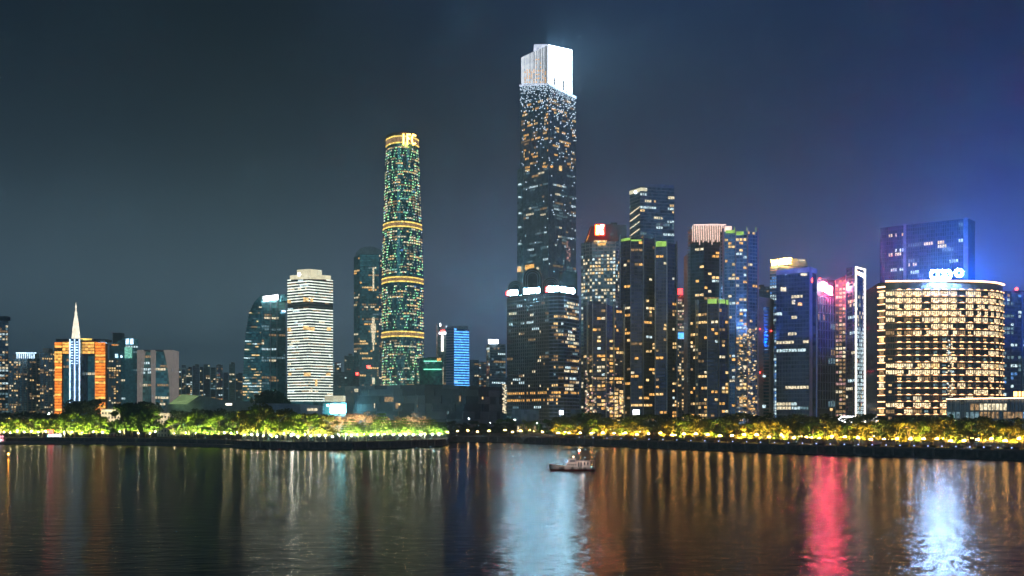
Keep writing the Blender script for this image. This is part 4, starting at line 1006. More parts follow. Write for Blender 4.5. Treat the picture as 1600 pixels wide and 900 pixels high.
# blue-lit residential
bluemix = (('w_warm', 5), ('w_pale', 4), ('w_amber', 4), ('w_cool', 2))
b = resi('blue-tinted residential tower with green roof lights, taller neighbour of the fan-crowned one', [(1126, 900, 363), (1132, 894, 362), (1149, 892, 361.5), (1167, 892, 361.5), (1184, 898, 362)], 74, .16, body='glass_blue', pier='lavender_panel', wall='steel_blue',
         piers=((0, .9), (2, 0), (3, 0), (3, .97)), greens=((1, .1, .95, 2.6, -1), (2, .02, .7, 3.2, .2)), low=.8, colbias=lambda f, i: {1: 1.1, 2: 1.9, 3: .5}.get(f, .4), mix=bluemix)
for i in range(230):
    py = r5.uniform(512, 648); px = r5.choice([r5.uniform(1152, 1166), r5.uniform(1168, 1182)]); 
    b.wins.append((X(px, 891), 890.6, Z(py, 891), 0, r5.uniform(.6, 2.0), .5, r5.uniform(.5, 1.3), r5.choice(['w_dimwarm', 'w_pale', 'w_warm', 'w_dimwarm'])))
m = MB()
for px in (1147.5, 1166.7, 1181): m.tube((X(px, 893), 893, Z(362, 893)), (X(px, 893), 893, Z(354, 893)), .35, .2, 'e_greenroof', 4)
m.build('roof_mast', b.root); b.finish(single=True)
b = resi('lower residential tower with three green-lit roof boxes, standing in front of the fan-crowned one', [(1079, 850, 476), (1091, 842, 474), (1105, 836, 470), (1122, 834, 470), (1138.5, 838, 470.5)], 75, .16, pier='grey_metal', wall='charcoal', body='glass_navy',
         piers=((0, .8), (1, 0), (2, 0), (3, 0), (3, .95)), greens=((2, .05, .88, 4, -1.5), (3, .0, .6, 3.6, -1.5), (3, .75, .96, 4, -1)), low=.6, fh=3.3); b.finish(single=True)
# pink-brown slab
b = Bld('residential_block', 'pink-brown plain residential slab with a dark balcony column', 'apartment block', [(1186, 960, 464), (1204, 956, 466), (1209, 962, 468)], 30, body='pink_stone')
m = MB()
for j in range(40):
    z = GZ+3+j*3.3
    if z > Z(480, 956): break
    m.box(X(1193, 956.4), X(1201, 956.4), 955.4, 956.6, z, z+2.2, 'glass_dark')
m.build('balcony', b.root)
for py, k in ((514, 'e_redlamp'), (582, 'e_redlamp')): b.win(1187.5, py, 955, 1, 1, k)
b.win(1205, 517, 955, 1, 1, 'e_redlamp'); b.win(1195, 483, 955, 3, 2, 'w_dimcool'); b.win(1194, 588, 955, 3, 2, 'w_cool'); b.win(1194, 635, 955, 3, 3, 'w_cool'); b.finish()
# orange-lettered tower behind
Y = 1300
b = Bld('office_tower', 'tower behind with blue-white striped glazing and orange rooftop letters', 'office tower', [(1203, Y+6, 418), (1217, Y, 416), (1262, Y+10, 416)], 40, body='glass_blue')
b.facade(fh=4, bw=3, band='lavender_panel', bh=.9, bo=.5, lit=office(.95, .75, 4, (('w_cool', 6), ('w_blue', 3), ('w_dimcool', 2)), 66, sel=lambda f, t: .95 if t < .95 else 0)); 
b.roofbox(1236, 1262, Y+10, 404, 417, 'steel_blue', 16); b.win(1253, 406.5, Y+8, 8, 2.2, 'w_pale')
sign(b.root, 'sign', ['W', 'A', 'h4', 'h2', 'h1'], (X(1205.5, Y-2), Y-2, Z(415.5, Y)), 0, 4.5, 7.2, 'e_signorange', th=.15, gap=1.2, rise=.75); b.finish()
# dark blue slab
Y = 930
b = Bld('office_tower', 'big dark blue glass office tower with a pale lavender roof fascia', 'office tower', [(1213, Y+8, 425), (1264, Y-6, 420), (1275, Y+4, 423)], 40, body='glass_navy')
def dslit(face, j, nf, nb):
    py = HOR-(GZ+j*3.9-H)*F/Y; o = [None]*nb
    d = .75 if any(abs(py-q) < 2 for q in (539, 554, 561, 598, 610, 641)) else (.03 if py < 520 else .10)
    i = 0
    while i < nb:
        L = r5.randint(2, 6); k = pick((('w_cool', 3), ('w_pale', 3), ('w_dimcool', 2), ('w_dimwarm', 1)), r5)
        if r5.random() < d:
            for q in range(i, min(nb, i+L)): o[q] = k
        i += L
    return o
b.facade(faces=[0], fh=3.9, bw=2.8, band='dark_metal', bh=.8, bo=.3, mull='dark_metal', mw=.25, lit=dslit)
m = MB(); m.wallbox(b.P[0], b.P[1], b.T[0]-3, b.T[0]+1.5, 0, 1.2, 'lavender_panel', b.T[1]-3, b.T[1]+1.5); m.wallbox(b.P[1], b.P[2], b.T[1]-3, b.T[1]+1.5, 0, 1.2, 'lavender_panel', b.T[2]-3, b.T[2]+1.5)
m.wallbox(b.along(1, .05), b.along(1, .35), GZ, b.T[1]-3, 0, 1.0, 'lavender_panel'); m.build('fascia', b.root)
b.win(1256, 429, Y-6, 6, 2, 'w_pale'); b.win(1224, 452, Y+2, 5, 4, 'w_pale'); b.win(1240, 472, Y, 3, 4, 'w_pale'); b.win(1250, 475, Y-3, 4, 3, 'w_amber'); b.win(1268, 438, Y-4, 2, 4, 'e_redlamp')
b.finish(single=True)
# red-sign tower with square grid
Y = 1010
b = Bld('office_tower', 'violet-grey tower with a square window grid under a white and red glowing sign', 'office tower', [(1277, Y-4, 434), (1305, Y+14, 438), (1322, Y+10, 430)], 35, body='charcoal')
b.facade(faces=[0], z0=GZ+26, z1=Z(463, Y), fh=8.9, bw=4.2, band='steel_blue', bh=.8, bo=.9, mull='steel_blue', mk=1, mw=.7, mo=.85, lit=office(.7, .25, 2, (('w_cool', 1), ('w_dimcool', 3), ('w_dimwarm', 3)), 67), ws=(.7, .5))
b.facade(faces=[1], fh=4.1, bw=3.6, band='dark_metal', bh=1.2, bo=.3, mull='pink_stone', mk=3, mw=1.3, mo=.7, lit=homes(.42, (('w_pale', 2), ('w_dimwarm', 4), ('w_pink', 2)), 68))
m = MB(); m.ball((X(1285, Y-6), Y-8, Z(449, Y)), 4.4, 'e_signwhite2', 12, 8); m.build('round_sign', b.root)
sign(b.root, 'sign', ['r', 'u', 'h2', 'h2'], (X(1290, Y-4), Y-2, Z(456.5, Y)), .65, 2.5, 7, ['e_signredy']*4, th=.16, gap=1.15, rise=-.5, panel='e_redpanel')
m = MB()
for px, py in ((1268.6, 437), (1268.6, 441), (1281, 437.5)): m.ball((X(px, Y-10), Y-10, Z(py, Y)), .9, 'e_redlamp', 6, 4)
m.build('beacon', b.root); b.finish()
# white-outlined tower
Y = 960
b = Bld('office_tower', 'slim tower whose river face is outlined in white light lines', 'office tower', [(1322, Y+18, 419), (1336, Y, 417), (1351, Y+12, 421)], 30, body='glass_navy')
b.facade(faces=[0], fh=3.9, bw=3.4, band='dark_metal', bh=.8, mull='lavender_panel', mk=4, mw=1.2, lit=office(.3, .5, 3, (('w_pale', 2), ('w_cool', 1), ('w_dimwarm', 1)), 69))
def strips(face, j, nf, nb):
    py = HOR-(GZ+j*3.9-H)*F/Y
    if py < 455: return [None]*nb
    return [('w_cool' if py > 515 and r5.random() < .8 else ('w_pale' if r5.random() < .35 else 'w_dimcool' if r5.random() < .3 else None)) for _ in range(nb)]
b.facade(faces=[1], fh=3.9, bw=2.6, band='charcoal', bh=.9, bo=.3, lit=strips, ws=(.45, .9))
m = MB(); m.wallbox(b.along(1, 0), b.along(1, .07), GZ+2, b.T[1], 0, 1.2, 'e_stripwhite'); m.wallbox(b.along(1, .93), b.along(1, 1), GZ+2, b.T[2], 0, 1.2, 'e_stripwhite')
m.wallbox(b.along(1, 0), b.along(1, 1), b.T[1]-.8, b.T[1]+.3, 0, 1.4, 'e_stripwhite', b.T[2]-.8, b.T[2]+.3); m.build('light_outline', b.root)
m = MB(); m.wallbox(b.along(1, .12), b.along(1, .3), Z(428, Y), Z(423, Y), 0, 1, 'e_signorange2', Z(429, Y), Z(424, Y)); m.wallbox(b.along(1, .35), b.along(1, .88), Z(428.5, Y), Z(424, Y), 0, 1, 'e_boatwhite', Z(431, Y), Z(426, Y)); m.build('sign', b.root); b.finish(single=True)
# pale striped block low
b = Bld('residential_block', 'pale striped mid-rise with bright roof lamps, in the gap west of the round block', 'apartment block', [(1351, 1020, 522), (1360, 1020, 521), (1373, 1024, 524)], 25, body='glass_slate')
b.facade(fh=3.6, bw=3, band='white_wall', bh=1.3, bo=.6, lit=homes(.12, ht, 80)); b.win(1355, 521, 1018, 3, 2.6, 'w_pale').win(1360, 521, 1018, 3, 2.6, 'w_pale'); b.fin(0, .7, 2, GZ, Z(530, 1020), 1, 'white_wall'); b.finish()
# big blue slab
Y = 1000
b = Bld('office_tower', 'huge blue-lit office slab with fine vertical ribs behind the round block', 'office tower', [(1375, Y+30, 356), (1412, Y+16, 352), (1505, Y-16, 342), (1513, Y-18, 342), (1522, Y, 346)], 40, body='glass_navy')
def bslit(face, j, nf, nb):
    py = HOR-(GZ+j*4.0-H)*F/Y; o = [None]*nb
    d = .30 if 360 < py < 425 else .05
    if face > 2 or r5.random() < .3: return o
    i = r5.randint(0, 4)
    while i < nb:
        L = r5.randint(3, 9); k = pick((('w_cool', 5), ('w_pale', 2), ('w_dimcool', 3), ('w_warm', 1)), r5)
        if r5.random() < d:
            for q in range(i, min(nb, i+L)):
                if r5.random() < .85: o[q] = k
        i += L+1
    return o
b.facade(faces=[0, 1], fh=4.0, bw=2.2, band='dark_metal', bh=.5, bo=.15, mull='charcoal', mk=1, mw=.45, mo=.9, lit=bslit)
b.facade(faces=[2, 3], fh=4.0, bw=2.2, band='dark_metal', bh=.5, bo=.15, mull='charcoal', mk=1, mw=.5, mo=.9)
b.fin(1, .02, 3, GZ, b.T[1]+1, 1.6, 'steel_blue', 'pilaster'); b.fin(2, .5, 4, GZ, b.T[2]+1, 1.6, 'steel_blue', 'pilaster'); b.finish(single=True)
# building at the east edge
b = Bld('office_tower', 'dark violet tower at the east edge with a red roof beacon', 'office tower', [(1567, 1000, 455), (1596, 1006, 454), (1625, 1006, 455)], 35, body='glass_navy')
b.facade(fh=4.2, bw=4.4, band='dark_metal', bh=1, mull='charcoal', mk=2, mw=.6, lit=homes(.12, (('w_dimcool', 4), ('w_cool', 2), ('w_dimwarm', 1), ('w_blue', 1)), 81)); b.fin(1, .02, 2.5, GZ, Z(455, 1000), 1.2, 'steel_blue', 'pilaster')
m = MB(); m.tube((X(1590, 1000), 1002, Z(455, 1000)), (X(1590, 1000), 1002, Z(452, 1000)), .4, .4, 'dark_metal', 5); m.ball((X(1590, 1000), 1002, Z(451, 1000)), 1.6, 'e_redlamp', 8, 5); m.build('beacon', b.root); b.finish()

# round bright office block
Yr = 660.0; pts = [(X(1372, 672), 672), (X(1383, 668), 668)]
x, y = X(1383.5, 664), 664.0; angs = [-.10]*1+[-.09, -.08, -.06, -.04, -.02, 0.02, .06, .10, .16, .24, .34, .48, .64, .80, .95]
arc = [(x, y)]; bwid = 5.75
for a in angs: x += bwid*math.cos(a); y += bwid*math.sin(a)*1.0; arc.append((x, y))
tgt = X(1567, y); sc_ = (tgt-arc[0][0])/(x-arc[0][0]); arc = [(arc[0][0]+(p[0]-arc[0][0])*sc_, p[1]) for p in arc]
ztop = Z(440, 664)
root = thing('round_office_block', 'round-fronted office block glowing with rows of bright windows and amber scalloped lights', 'office building', (X(1470, 680), 690, GZ)); rb = root['_b']
m = MB(); back = [(arc[-1][0]+2, arc[-1][1]+26), (pts[0][0]+6, 712)]
m.prism(pts+arc+back, GZ-.2, ztop, 'glass_black', 'gravel_roof'); m.build('wall', root)
FH = 4.42; nf = int((ztop-GZ)/FH); r6 = random.Random(90)
rowp = {0: .97, 1: .95, 2: .93, 3: .96, 4: .55, 5: .35, 6: .85, 7: .05, 8: .12, 9: .08, 10: .22, 11: .5, 12: .92, 13: .30, 14: .12, 15: .35, 16: .2, 17: .8, 18: .3}
B = type('o', (), {})(); fake = Bld.__new__(Bld); fake.root = root; fake.wins = []; fake.P = arc; fake.T = [ztop]*len(arc)
nb = len(arc)-1
for f_ in range(nf+1):
    zt_ = ztop-5.5-f_*FH            # top of storey f_
    if zt_-FH < GZ+2: break
    bd = MB(); sc2 = MB()
    for i in range(nb):
        A, B2 = arc[i], arc[i+1]
        bd.wallbox(A, B2, zt_-.9, zt_, 0, .9+.004*(i % 2), 'bronze')
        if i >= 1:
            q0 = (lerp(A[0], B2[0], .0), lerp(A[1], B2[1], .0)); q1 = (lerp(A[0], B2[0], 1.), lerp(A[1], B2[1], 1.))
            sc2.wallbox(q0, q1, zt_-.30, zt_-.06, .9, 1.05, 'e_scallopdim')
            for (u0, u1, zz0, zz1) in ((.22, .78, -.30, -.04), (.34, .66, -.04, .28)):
                q0 = (lerp(A[0], B2[0], u0), lerp(A[1], B2[1], u0)); q1 = (lerp(A[0], B2[0], u1), lerp(A[1], B2[1], u1)); sc2.wallbox(q0, q1, zt_+zz0, zt_+zz1, .9, 1.15, 'e_scallop')  # uplight wash on each band, built as glowing strips with brighter middles
        p = rowp.get(f_, .2)
        if f_ < 4 and i in (8,): p = .05 if f_ != 3 else 1
        if f_ in (1, 2) and i == 4: p = 0
        if f_ == 5: p = 1 if i in (5, 6) else (.2 if i > 6 else .05)
        if f_ == 10: p = 1 if i in (5, 6, 7) else (.0 if i > 0 else .7)
        if f_ == 12: p = 1 if i < 6 or i > 8 else .1
        if f_ == 11: p = .8 if i in (0, 1, 2, 3, 4, 5, 8) or i > 10 else .05
        if f_ == 9 and i > 11: p = .8
        if r6.random() < p and f_ < 19:
            k = 'w_bright' if f_ in (0, 1, 2, 3, 5, 10, 12, 17) or r6.random() < .5 else r6.choice(['w_pale', 'w_warm', 'w_dimwarm'])
            n = norm2(A, B2); L = math.hypot(B2[0]-A[0], B2[1]-A[1]); a_ = math.atan2(B2[1]-A[1], B2[0]-A[0])
            for h_ in (.26, .74):
                if r6.random() < .93: fake.wins.append((lerp(A[0], B2[0], h_)+n[0]*.1, lerp(A[1], B2[1], h_)+n[1]*.1, zt_-.9-(FH-.9)/2, a_, L*.45, .3, (FH-.9)*.72, k))
        elif r6.random() < .38:
            n = norm2(A, B2); fake.wins.append((lerp(A[0], B2[0], .5)+n[0]*.1, lerp(A[1], B2[1], .5)+n[1]*.1, zt_-2.6, math.atan2(B2[1]-A[1], B2[0]-A[0]), r6.uniform(1, 3), .3, r6.uniform(.6, 2), r6.choice(['w_dimwarm', 'w_dimcool', 'w_warm'])))
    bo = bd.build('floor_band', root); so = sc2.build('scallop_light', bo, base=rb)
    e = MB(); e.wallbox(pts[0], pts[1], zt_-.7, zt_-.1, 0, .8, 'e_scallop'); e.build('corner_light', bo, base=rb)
    if r6.random() < .6: fake.wins.append((X(1378, 669), 669.3, zt_-2.6, -.35, 3.4, .3, 2.8, r6.choice(['w_warm', 'w_dimwarm', 'w_pale'])))
mu = MB()
for i in range(nb+1):
    p = arc[i]; mu.box(p[0]-.22, p[0]+.22, p[1]-.55, p[1]+.1, GZ, ztop-5.2, 'charcoal')
    if i < nb: 
        
        for u_ in (.25, .5, .75): q = (lerp(p[0], arc[i+1][0], u_), lerp(p[1], arc[i+1][1], u_)); mu.box(q[0]-.12, q[0]+.12, q[1]-.5, q[1]+.1, GZ, ztop-5.2, 'charcoal')
mu.build('mullion', root)
rm_ = MB()
for i in range(nb): rm_.wallbox(arc[i], arc[i+1], ztop-.3, ztop+.5, -.4, 1.3+.004*(i % 2), 'e_stripamber')
rm_.wallbox(pts[0], pts[1], ztop-3.4, ztop-2.6, 0, 1.2, 'e_stripamber'); rm_.build('roof_light_line', root)
# narrow strip of bright windows climbing the middle
for i in range(60): fake.wins.append((X(1482+r6.uniform(-5, 5), 663), 661.2, Z(530+r6.uniform(0, 100), 663), 0, r6.uniform(.4, 1.3), .3, r6.uniform(.5, 1.6), r6.choice(['w_bright', 'w_cool', 'w_pale'])))
fake.finish(single=True)
sign(root, 'sign', ['C', 'D', 'D'], (X(1451, 660), 658, ztop+1.3), 0, 4.5, 5.0, 'e_signblue', th=.26, gap=1.08)
sg = bpy.data.objects.new('sign', None); C.objects.link(sg); sg.parent = root; b_ = (X(1496, 660), 658, ztop+5); sg.location = [b_[i]-rb[i] for i in range(3)]; sg['_b'] = list(b_); sg['label'] = 'large ring-shaped white emblem beside the rooftop letters'
m = MB()
for i in range(16):
    a, c = 2*PI*i/16, 2*PI*(i+1)/16; m.tube((b_[0]+2.3*math.cos(a), 658, b_[2]+2.1*math.sin(a)), (b_[0]+2.3*math.cos(c), 658, b_[2]+2.1*math.sin(c)), .75, .75, 'e_signblue', 6)
m.build('ring_emblem', sg)
# blue floodlights on the roof that tint the slab behind and the haze
for i, (px, pw) in enumerate(((1440, .6), (1505, 1.5), (1530, 1.6))):
    fl = thing('roof_floodlight', f'blue roof floodlight on the round block, {nth(i)} from the west', 'floodlight', (X(px, 672), 676+2*i, ztop), 'blue floodlights on the round block roof')
    m = MB(); m.box(fl['_b'][0]-.5, fl['_b'][0]+.5, fl['_b'][1]-.3, fl['_b'][1]+.3, ztop+.6, ztop+1.3, 'dark_metal'); m.build('housing', fl); 
    m = MB(); m.tube((fl['_b'][0], fl['_b'][1], ztop), (fl['_b'][0], fl['_b'][1], ztop+.6), .12, .12, 'dark_metal', 6); m.build('stand', fl)
    L_ = bpy.data.lights.new('blue_floodlight', 'SPOT'); L_.color = (0.0, 0.11, 1.0); L_.energy = BLUEW*pw*1.2; L_.shadow_soft_size = 1.0; L_.spot_size = math.radians(150); L_.spot_blend = 1.0
    lo = bpy.data.objects.new('flood_lamp', L_); C.objects.link(lo); lo.parent = fl; lo.location = (0, -.5, 2.6); lo.rotation_euler = (math.radians(112), 0, math.radians(-48))
# podium east
Y = 600
b = Bld('podium_building', 'low glass podium with an amber roof light line beside the round block', 'podium', [(1479, Y+10, 624), (1530, Y, 623), (1610, Y+4, 622), (1680, Y+8, 622)], 28, body='glass_dark')
b.facade(fh=5, bw=2.6, band='dark_metal', bh=.4, mull='grey_metal', mk=1, mw=.3, mo=.4, lit=office(1, .5, 3, (('w_pale', 2), ('w_dimwarm', 3), ('w_cool', 1), ('w_dimcool', 2), ('w_blue', .4)), 83))
m = MB()
for f in range(3): m.wallbox(b.P[f], b.P[f+1], b.T[f]-.2, b.T[f]+.5, -1, 1.4+.004*f, 'e_stripamber', b.T[f+1]-.2, b.T[f+1]+.5)
m.build('roof_light_line', b.root)
m = MB()
for px in (1589, 1592, 1597, 1602): m.box(X(px, Y), X(px+1.7, Y), Y+3, Y+4, b.T[2]+1, b.T[2]+4, 'e_signorange2')
m.build('sign', b.root); b.finish()
# small signs and kiosks near ground level
def lightbox(px, py, w, h, Yd, mat, lab):
    t = thing('light_box_sign', lab, 'sign', (X(px, Yd), Yd, GZ)); m = MB(); z = Z(py, Yd)
    m.box(X(px, Yd)-w/2, X(px, Yd)+w/2, Yd-.3, Yd+.3, z-h/2, z+h/2, mat); m.build('panel', t)
    m = MB(); m.box(X(px, Yd)-.2, X(px, Yd)+.2, Yd-.15, Yd+.15, GZ, z-h/2, 'dark_metal'); m.build('post', t)
lightbox(994, 644, 5, 4, 790, 'e_boatwhite', 'white lit sign box above the dark shrubs, below the green-roofed tower')
lightbox(1322, 655, 12, 4.5, 720, 'e_boatwhite', 'wide white lit hoarding at the foot of the white-outlined tower')
lightbox(1299, 640, 2, 2, 760, 'w_warm', 'small warm light box at the foot of the gridded tower')
# two white riverside walk-ups
for (x0, x1, t, Yd, lab, sd) in ((158, 194, 640, 880, 'white low building with small dark windows, half hidden by the tall dark tree', 1), (246, 300, 646, 850, 'white four-storey riverside building with rows of dark windows, west of the lit peninsula', 2)):
    b = Bld('white_house', lab, 'low building', [(x0, Yd, t), (x1, Yd+4, t)], 16, body='white_wall')
    fh_ = 3.9
    for j in range(int((b.T[0]-GZ)/fh_)):
        for i in range(int((b.P[1][0]-b.P[0][0])/2.6)):
            xx = b.P[0][0]+1.3+i*2.6; z = b.T[0]-1.6-j*fh_-1.6
            wn = bpy.data.objects.new('window', unit_box('glass_black')); C.objects.link(wn); wn.parent = b.root
            wn.location = (xx-b.root['_b'][0], Yd-.02+4*(xx-b.P[0][0])/(b.P[1][0]-b.P[0][0])-b.root['_b'][1], z-b.root['_b'][2]); wn.scale = (1.25, .24, 1.9)
    m = MB(); m.wallbox(b.P[0], b.P[1], b.T[0], b.T[0]+.7, -1, .7, 'concrete'); m.build('cornice', b.root)
UPW = 88000.0
# ------------------------------------------------------------------ trees
def leafmat(name, col, var=0.45):
    m, t, p = newmat(name)
    g = N(t, 'ShaderNodeNewGeometry'); n = N(t, 'ShaderNodeTexNoise'); n.inputs['Scale'].default_value = 0.45; n.inputs['Detail'].default_value = 4
    t.links.new(g.outputs['Position'], n.inputs['Vector'])
    mr = N(t, 'ShaderNodeMapRange'); mr.inputs[1].default_value = .3; mr.inputs[2].default_value = .7; mr.inputs[3].default_value = 1-var; mr.inputs[4].default_value = 1+var
    t.links.new(n.outputs['Fac'], mr.inputs[0]); mx = N(t, 'ShaderNodeVectorMath', operation='SCALE'); mx.inputs[0].default_value = col
    t.links.new(mr.outputs[0], mx.inputs['Scale'])
    d = N(t, 'ShaderNodeBsdfDiffuse'); tr = N(t, 'ShaderNodeBsdfTranslucent'); ms = N(t, 'ShaderNodeMixShader'); ms.inputs[0].default_value = .35
    t.links.new(mx.outputs[0], d.inputs[0]); t.links.new(mx.outputs[0], tr.inputs[0]); t.links.new(d.outputs[0], ms.inputs[1]); t.links.new(tr.outputs[0], ms.inputs[2])
    t.links.new(ms.outputs[0], t.nodes['Material Output'].inputs[0])
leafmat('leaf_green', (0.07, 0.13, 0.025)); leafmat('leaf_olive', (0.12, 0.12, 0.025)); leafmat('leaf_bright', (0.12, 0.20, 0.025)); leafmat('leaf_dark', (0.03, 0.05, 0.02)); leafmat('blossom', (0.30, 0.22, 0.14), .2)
tr_ = random.Random(101)
def leafquads(m, c, rad, n, size, mat, flat=1.0):
    for _ in range(n):
        while True:
            d = Vector((tr_.uniform(-1, 1), tr_.uniform(-1, 1), tr_.uniform(-1, 1)))
            if d.length < 1: break
        p = Vector(c)+Vector((d.x*rad, d.y*rad, d.z*rad*flat)); nv = (d.normalized()+Vector((tr_.gauss(0, .6), tr_.gauss(0, .6), tr_.gauss(0, .6)))).normalized()
        a = nv.orthogonal().normalized(); b_ = nv.cross(a); s_ = size*tr_.uniform(.6, 1.3); th = tr_.uniform(0, PI); a, b_ = a*math.cos(th)+b_*math.sin(th), b_*math.cos(th)-a*math.sin(th)
        m.face([p-a*s_*.5, p-b_*s_*.32, p+a*s_*.5, p+b_*s_*.32], mat)
def treemesh(kind, h, rad, mat, seed):
    tr_.seed(seed); tk = MB(); cr = MB(); th = h*.19
    lean = Vector((tr_.uniform(-.4, .4), tr_.uniform(-.4, .4), 0))
    if kind == 'round':
        tk.tube((0, 0, 0), Vector((0, 0, th))+lean, .32, .22, 'bark', 7); cl = []
        for i in range(15):
            u = tr_.uniform(0, 2*PI); v = tr_.uniform(-.8, 1.0); q = math.sqrt(max(0, 1-v*v))*tr_.uniform(.65, 1.08)
            cl.append(Vector((rad*q*math.cos(u), rad*q*math.sin(u), th+(h-th)*.50+v*(h-th)*.46)))
        for c in cl: leafquads(cr, c, rad*tr_.uniform(.26, .50), 50, 1.25, mat, .7)
        for c in cl[::3]: tk.tube(Vector((0, 0, th))+lean, c*.92, .15, .05, 'bark', 5, False)
    elif kind == 'tier':
        tk.tube((0, 0, 0), (0, 0, h*.95), .22, .06, 'bark', 7); nt = 6
        for k in range(nt):
            z = h*(.34+.61*k/(nt-1)); rr_ = rad*(1.0-.68*k/(nt-1))
            for i in range(7):
                a = 2*PI*i/7+k; c = Vector((rr_*.6*math.cos(a), rr_*.6*math.sin(a), z)); leafquads(cr, c, rr_*.5, 22, 1.0, mat, .25)
                tk.tube((0, 0, z-.3), c, .08, .03, 'bark', 4, False)
    elif kind == 'tall':
        tk.tube((0, 0, 0), Vector((0, 0, h*.45))+lean, .42, .26, 'bark', 7)
        for i in range(26):
            u = tr_.uniform(0, 2*PI); t = tr_.random(); w = math.sin(PI*(.15+.8*t))**.7; q = tr_.uniform(.2, 1)*w
            c = Vector((rad*q*math.cos(u), rad*q*math.sin(u), h*(.28+.68*t))); leafquads(cr, c, rad*.36, 44, 1.25, mat, .8)
            if i % 4 == 0: tk.tube(Vector((0, 0, h*.35)), c*.94, .16, .05, 'bark', 5, False)
    elif kind == 'bare':
        def grow(p, d, L, r_, n):
            q = p+d*L; (tk if n > 2 else cr).tube(p, q, r_, r_*.68, 'bark' if n > 2 else 'blossom', 4, False)
            if n == 0: leafquads(cr, q, .5, 5, .45, 'blossom'); return
            for _ in range(3 if n > 1 else 2):
                e = (d+Vector((tr_.gauss(0, .48), tr_.gauss(0, .48), tr_.gauss(.12, .25)))).normalized(); grow(q, e, L*tr_.uniform(.62, .85), r_*.66, n-1)
        grow(Vector((0, 0, 0)), Vector((0, 0, 1)), h*.28, .34, 5)
    elif kind == 'bush':
        for i in range(12):
            u = tr_.uniform(0, 2*PI); q = tr_.uniform(0, .8); leafquads(cr, (rad*q*math.cos(u), rad*q*math.sin(u), h*tr_.uniform(.3, .75)), rad*.42, 70, .8, mat, .7)
        for i in range(4): tk.tube((.3*i-.5, 0, 0), (.8*i-1.2, .2, h*.5), .1, .05, 'bark', 4, False)
    return tk.mesh('trunk'), cr.mesh('crown')
TM = {}
def T(kind, h, rad, mat, v):
    k = (kind, mat, v)
    if k not in TM: TM[k] = (treemesh(kind, h, rad, mat, hash(kind) % 7+v*31 if 0 else v*31+len(kind)), h)
    return TM[k]
def tree(px, Yd, top, kind, mat, v, label, group, h0=12, rad0=5, nm='broadleaf_tree', wide=1.0):
    (tm, cm), h = T(kind, h0, rad0, mat, v)
    base = (X(px, Yd), Yd, GZ+.1); s_ = (Z(top, Yd)-GZ)/h
    t = thing(nm, label, 'tree' if kind != 'bush' else 'shrub', base, group); rot = tr_.uniform(0, 6.28)
    for n_, me in (('trunk' if kind != 'bush' else 'stem', tm), ('crown', cm)):
        o = bpy.data.objects.new(n_, me); C.objects.link(o); o.parent = t; o.scale = (s_*wide, s_*wide, s_); o.rotation_euler = (0, 0, rot)
        if n_ == 'crown': o['kind'] = 'stuff'
    return t
# west bank, lit row (0..370)
i = 0
def run(specs, namer, group):
    for k, sp in enumerate(specs):
        px, dY, top, kind, mat, v, nm = sp[:7]
        tree(px, shoreY(px)+dY, top, kind, mat, v, namer(k, sp), group, nm=nm, wide=sp[7] if len(sp) > 7 else 1.0)
rt = random.Random(202)
sp = []
for k, px in enumerate(range(-8, 84, 11)): sp.append((px+rt.uniform(-2, 2), 30+rt.uniform(-4, 6), 656+rt.uniform(-2.5, 2.5), 'round', 'leaf_bright' if k % 2 else 'leaf_olive', k % 3, 'broadleaf_tree', 1.1))
run(sp, lambda k, s: f'{nth(k)} tree from the west in the bright yellow-green row beside the lit tour boat', 'yellow-green lit trees on the west bank')
sp = []
for k, px in enumerate(range(96, 160, 11)): sp.append((px+rt.uniform(-2, 2), 28+rt.uniform(-4, 6), 652+rt.uniform(-8, 7), 'round', 'leaf_bright', k % 3, 'broadleaf_tree', 1.15))
run(sp, lambda k, s: f'green lit tree in front of the orange hotel, {nth(k)} east of the red kiosk', 'green lit trees before the orange hotel')
sp = []
for k, px in enumerate((170, 181, 194, 206, 217, 227, 236)): sp.append((px, 26+rt.uniform(-4, 8), (658 if px < 190 else 640)+rt.uniform(-3, 7)-(6 if 190 < px < 225 else 0), 'tall' if k % 2 else 'round', 'leaf_green', k % 2, 'broadleaf_tree', .95))
run(sp, lambda k, s: f'big dark green tree between the two white low buildings, {nth(k)} from the west', 'big trees between the white low buildings')
sp = []
for k, px in enumerate((272, 284, 296, 307, 319, 331, 343, 356, 367)): sp.append((px, 26+rt.uniform(-5, 5), 652+rt.uniform(-7, 8), 'round', 'leaf_green' if k % 3 else 'leaf_bright', (k+1) % 3, 'broadleaf_tree', 1.1))
run(sp, lambda k, s: f'lit tree before the opera house, {nth(k)} from the white riverside building', 'trees before the opera house')
# dark mass behind the west bank
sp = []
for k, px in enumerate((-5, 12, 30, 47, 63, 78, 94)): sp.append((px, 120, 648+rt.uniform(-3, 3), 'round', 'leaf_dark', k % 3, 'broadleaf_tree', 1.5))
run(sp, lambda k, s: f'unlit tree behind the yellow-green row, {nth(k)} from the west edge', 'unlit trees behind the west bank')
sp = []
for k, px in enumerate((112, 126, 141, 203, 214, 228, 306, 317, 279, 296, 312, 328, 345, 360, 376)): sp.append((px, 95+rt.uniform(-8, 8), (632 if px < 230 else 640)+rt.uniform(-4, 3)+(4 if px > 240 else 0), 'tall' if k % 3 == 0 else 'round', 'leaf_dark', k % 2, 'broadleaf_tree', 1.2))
run(sp, lambda k, s: f'dark tree in the west bank rear row, {nth(k)} east of the hotel spire', 'rear dark trees on the west bank')
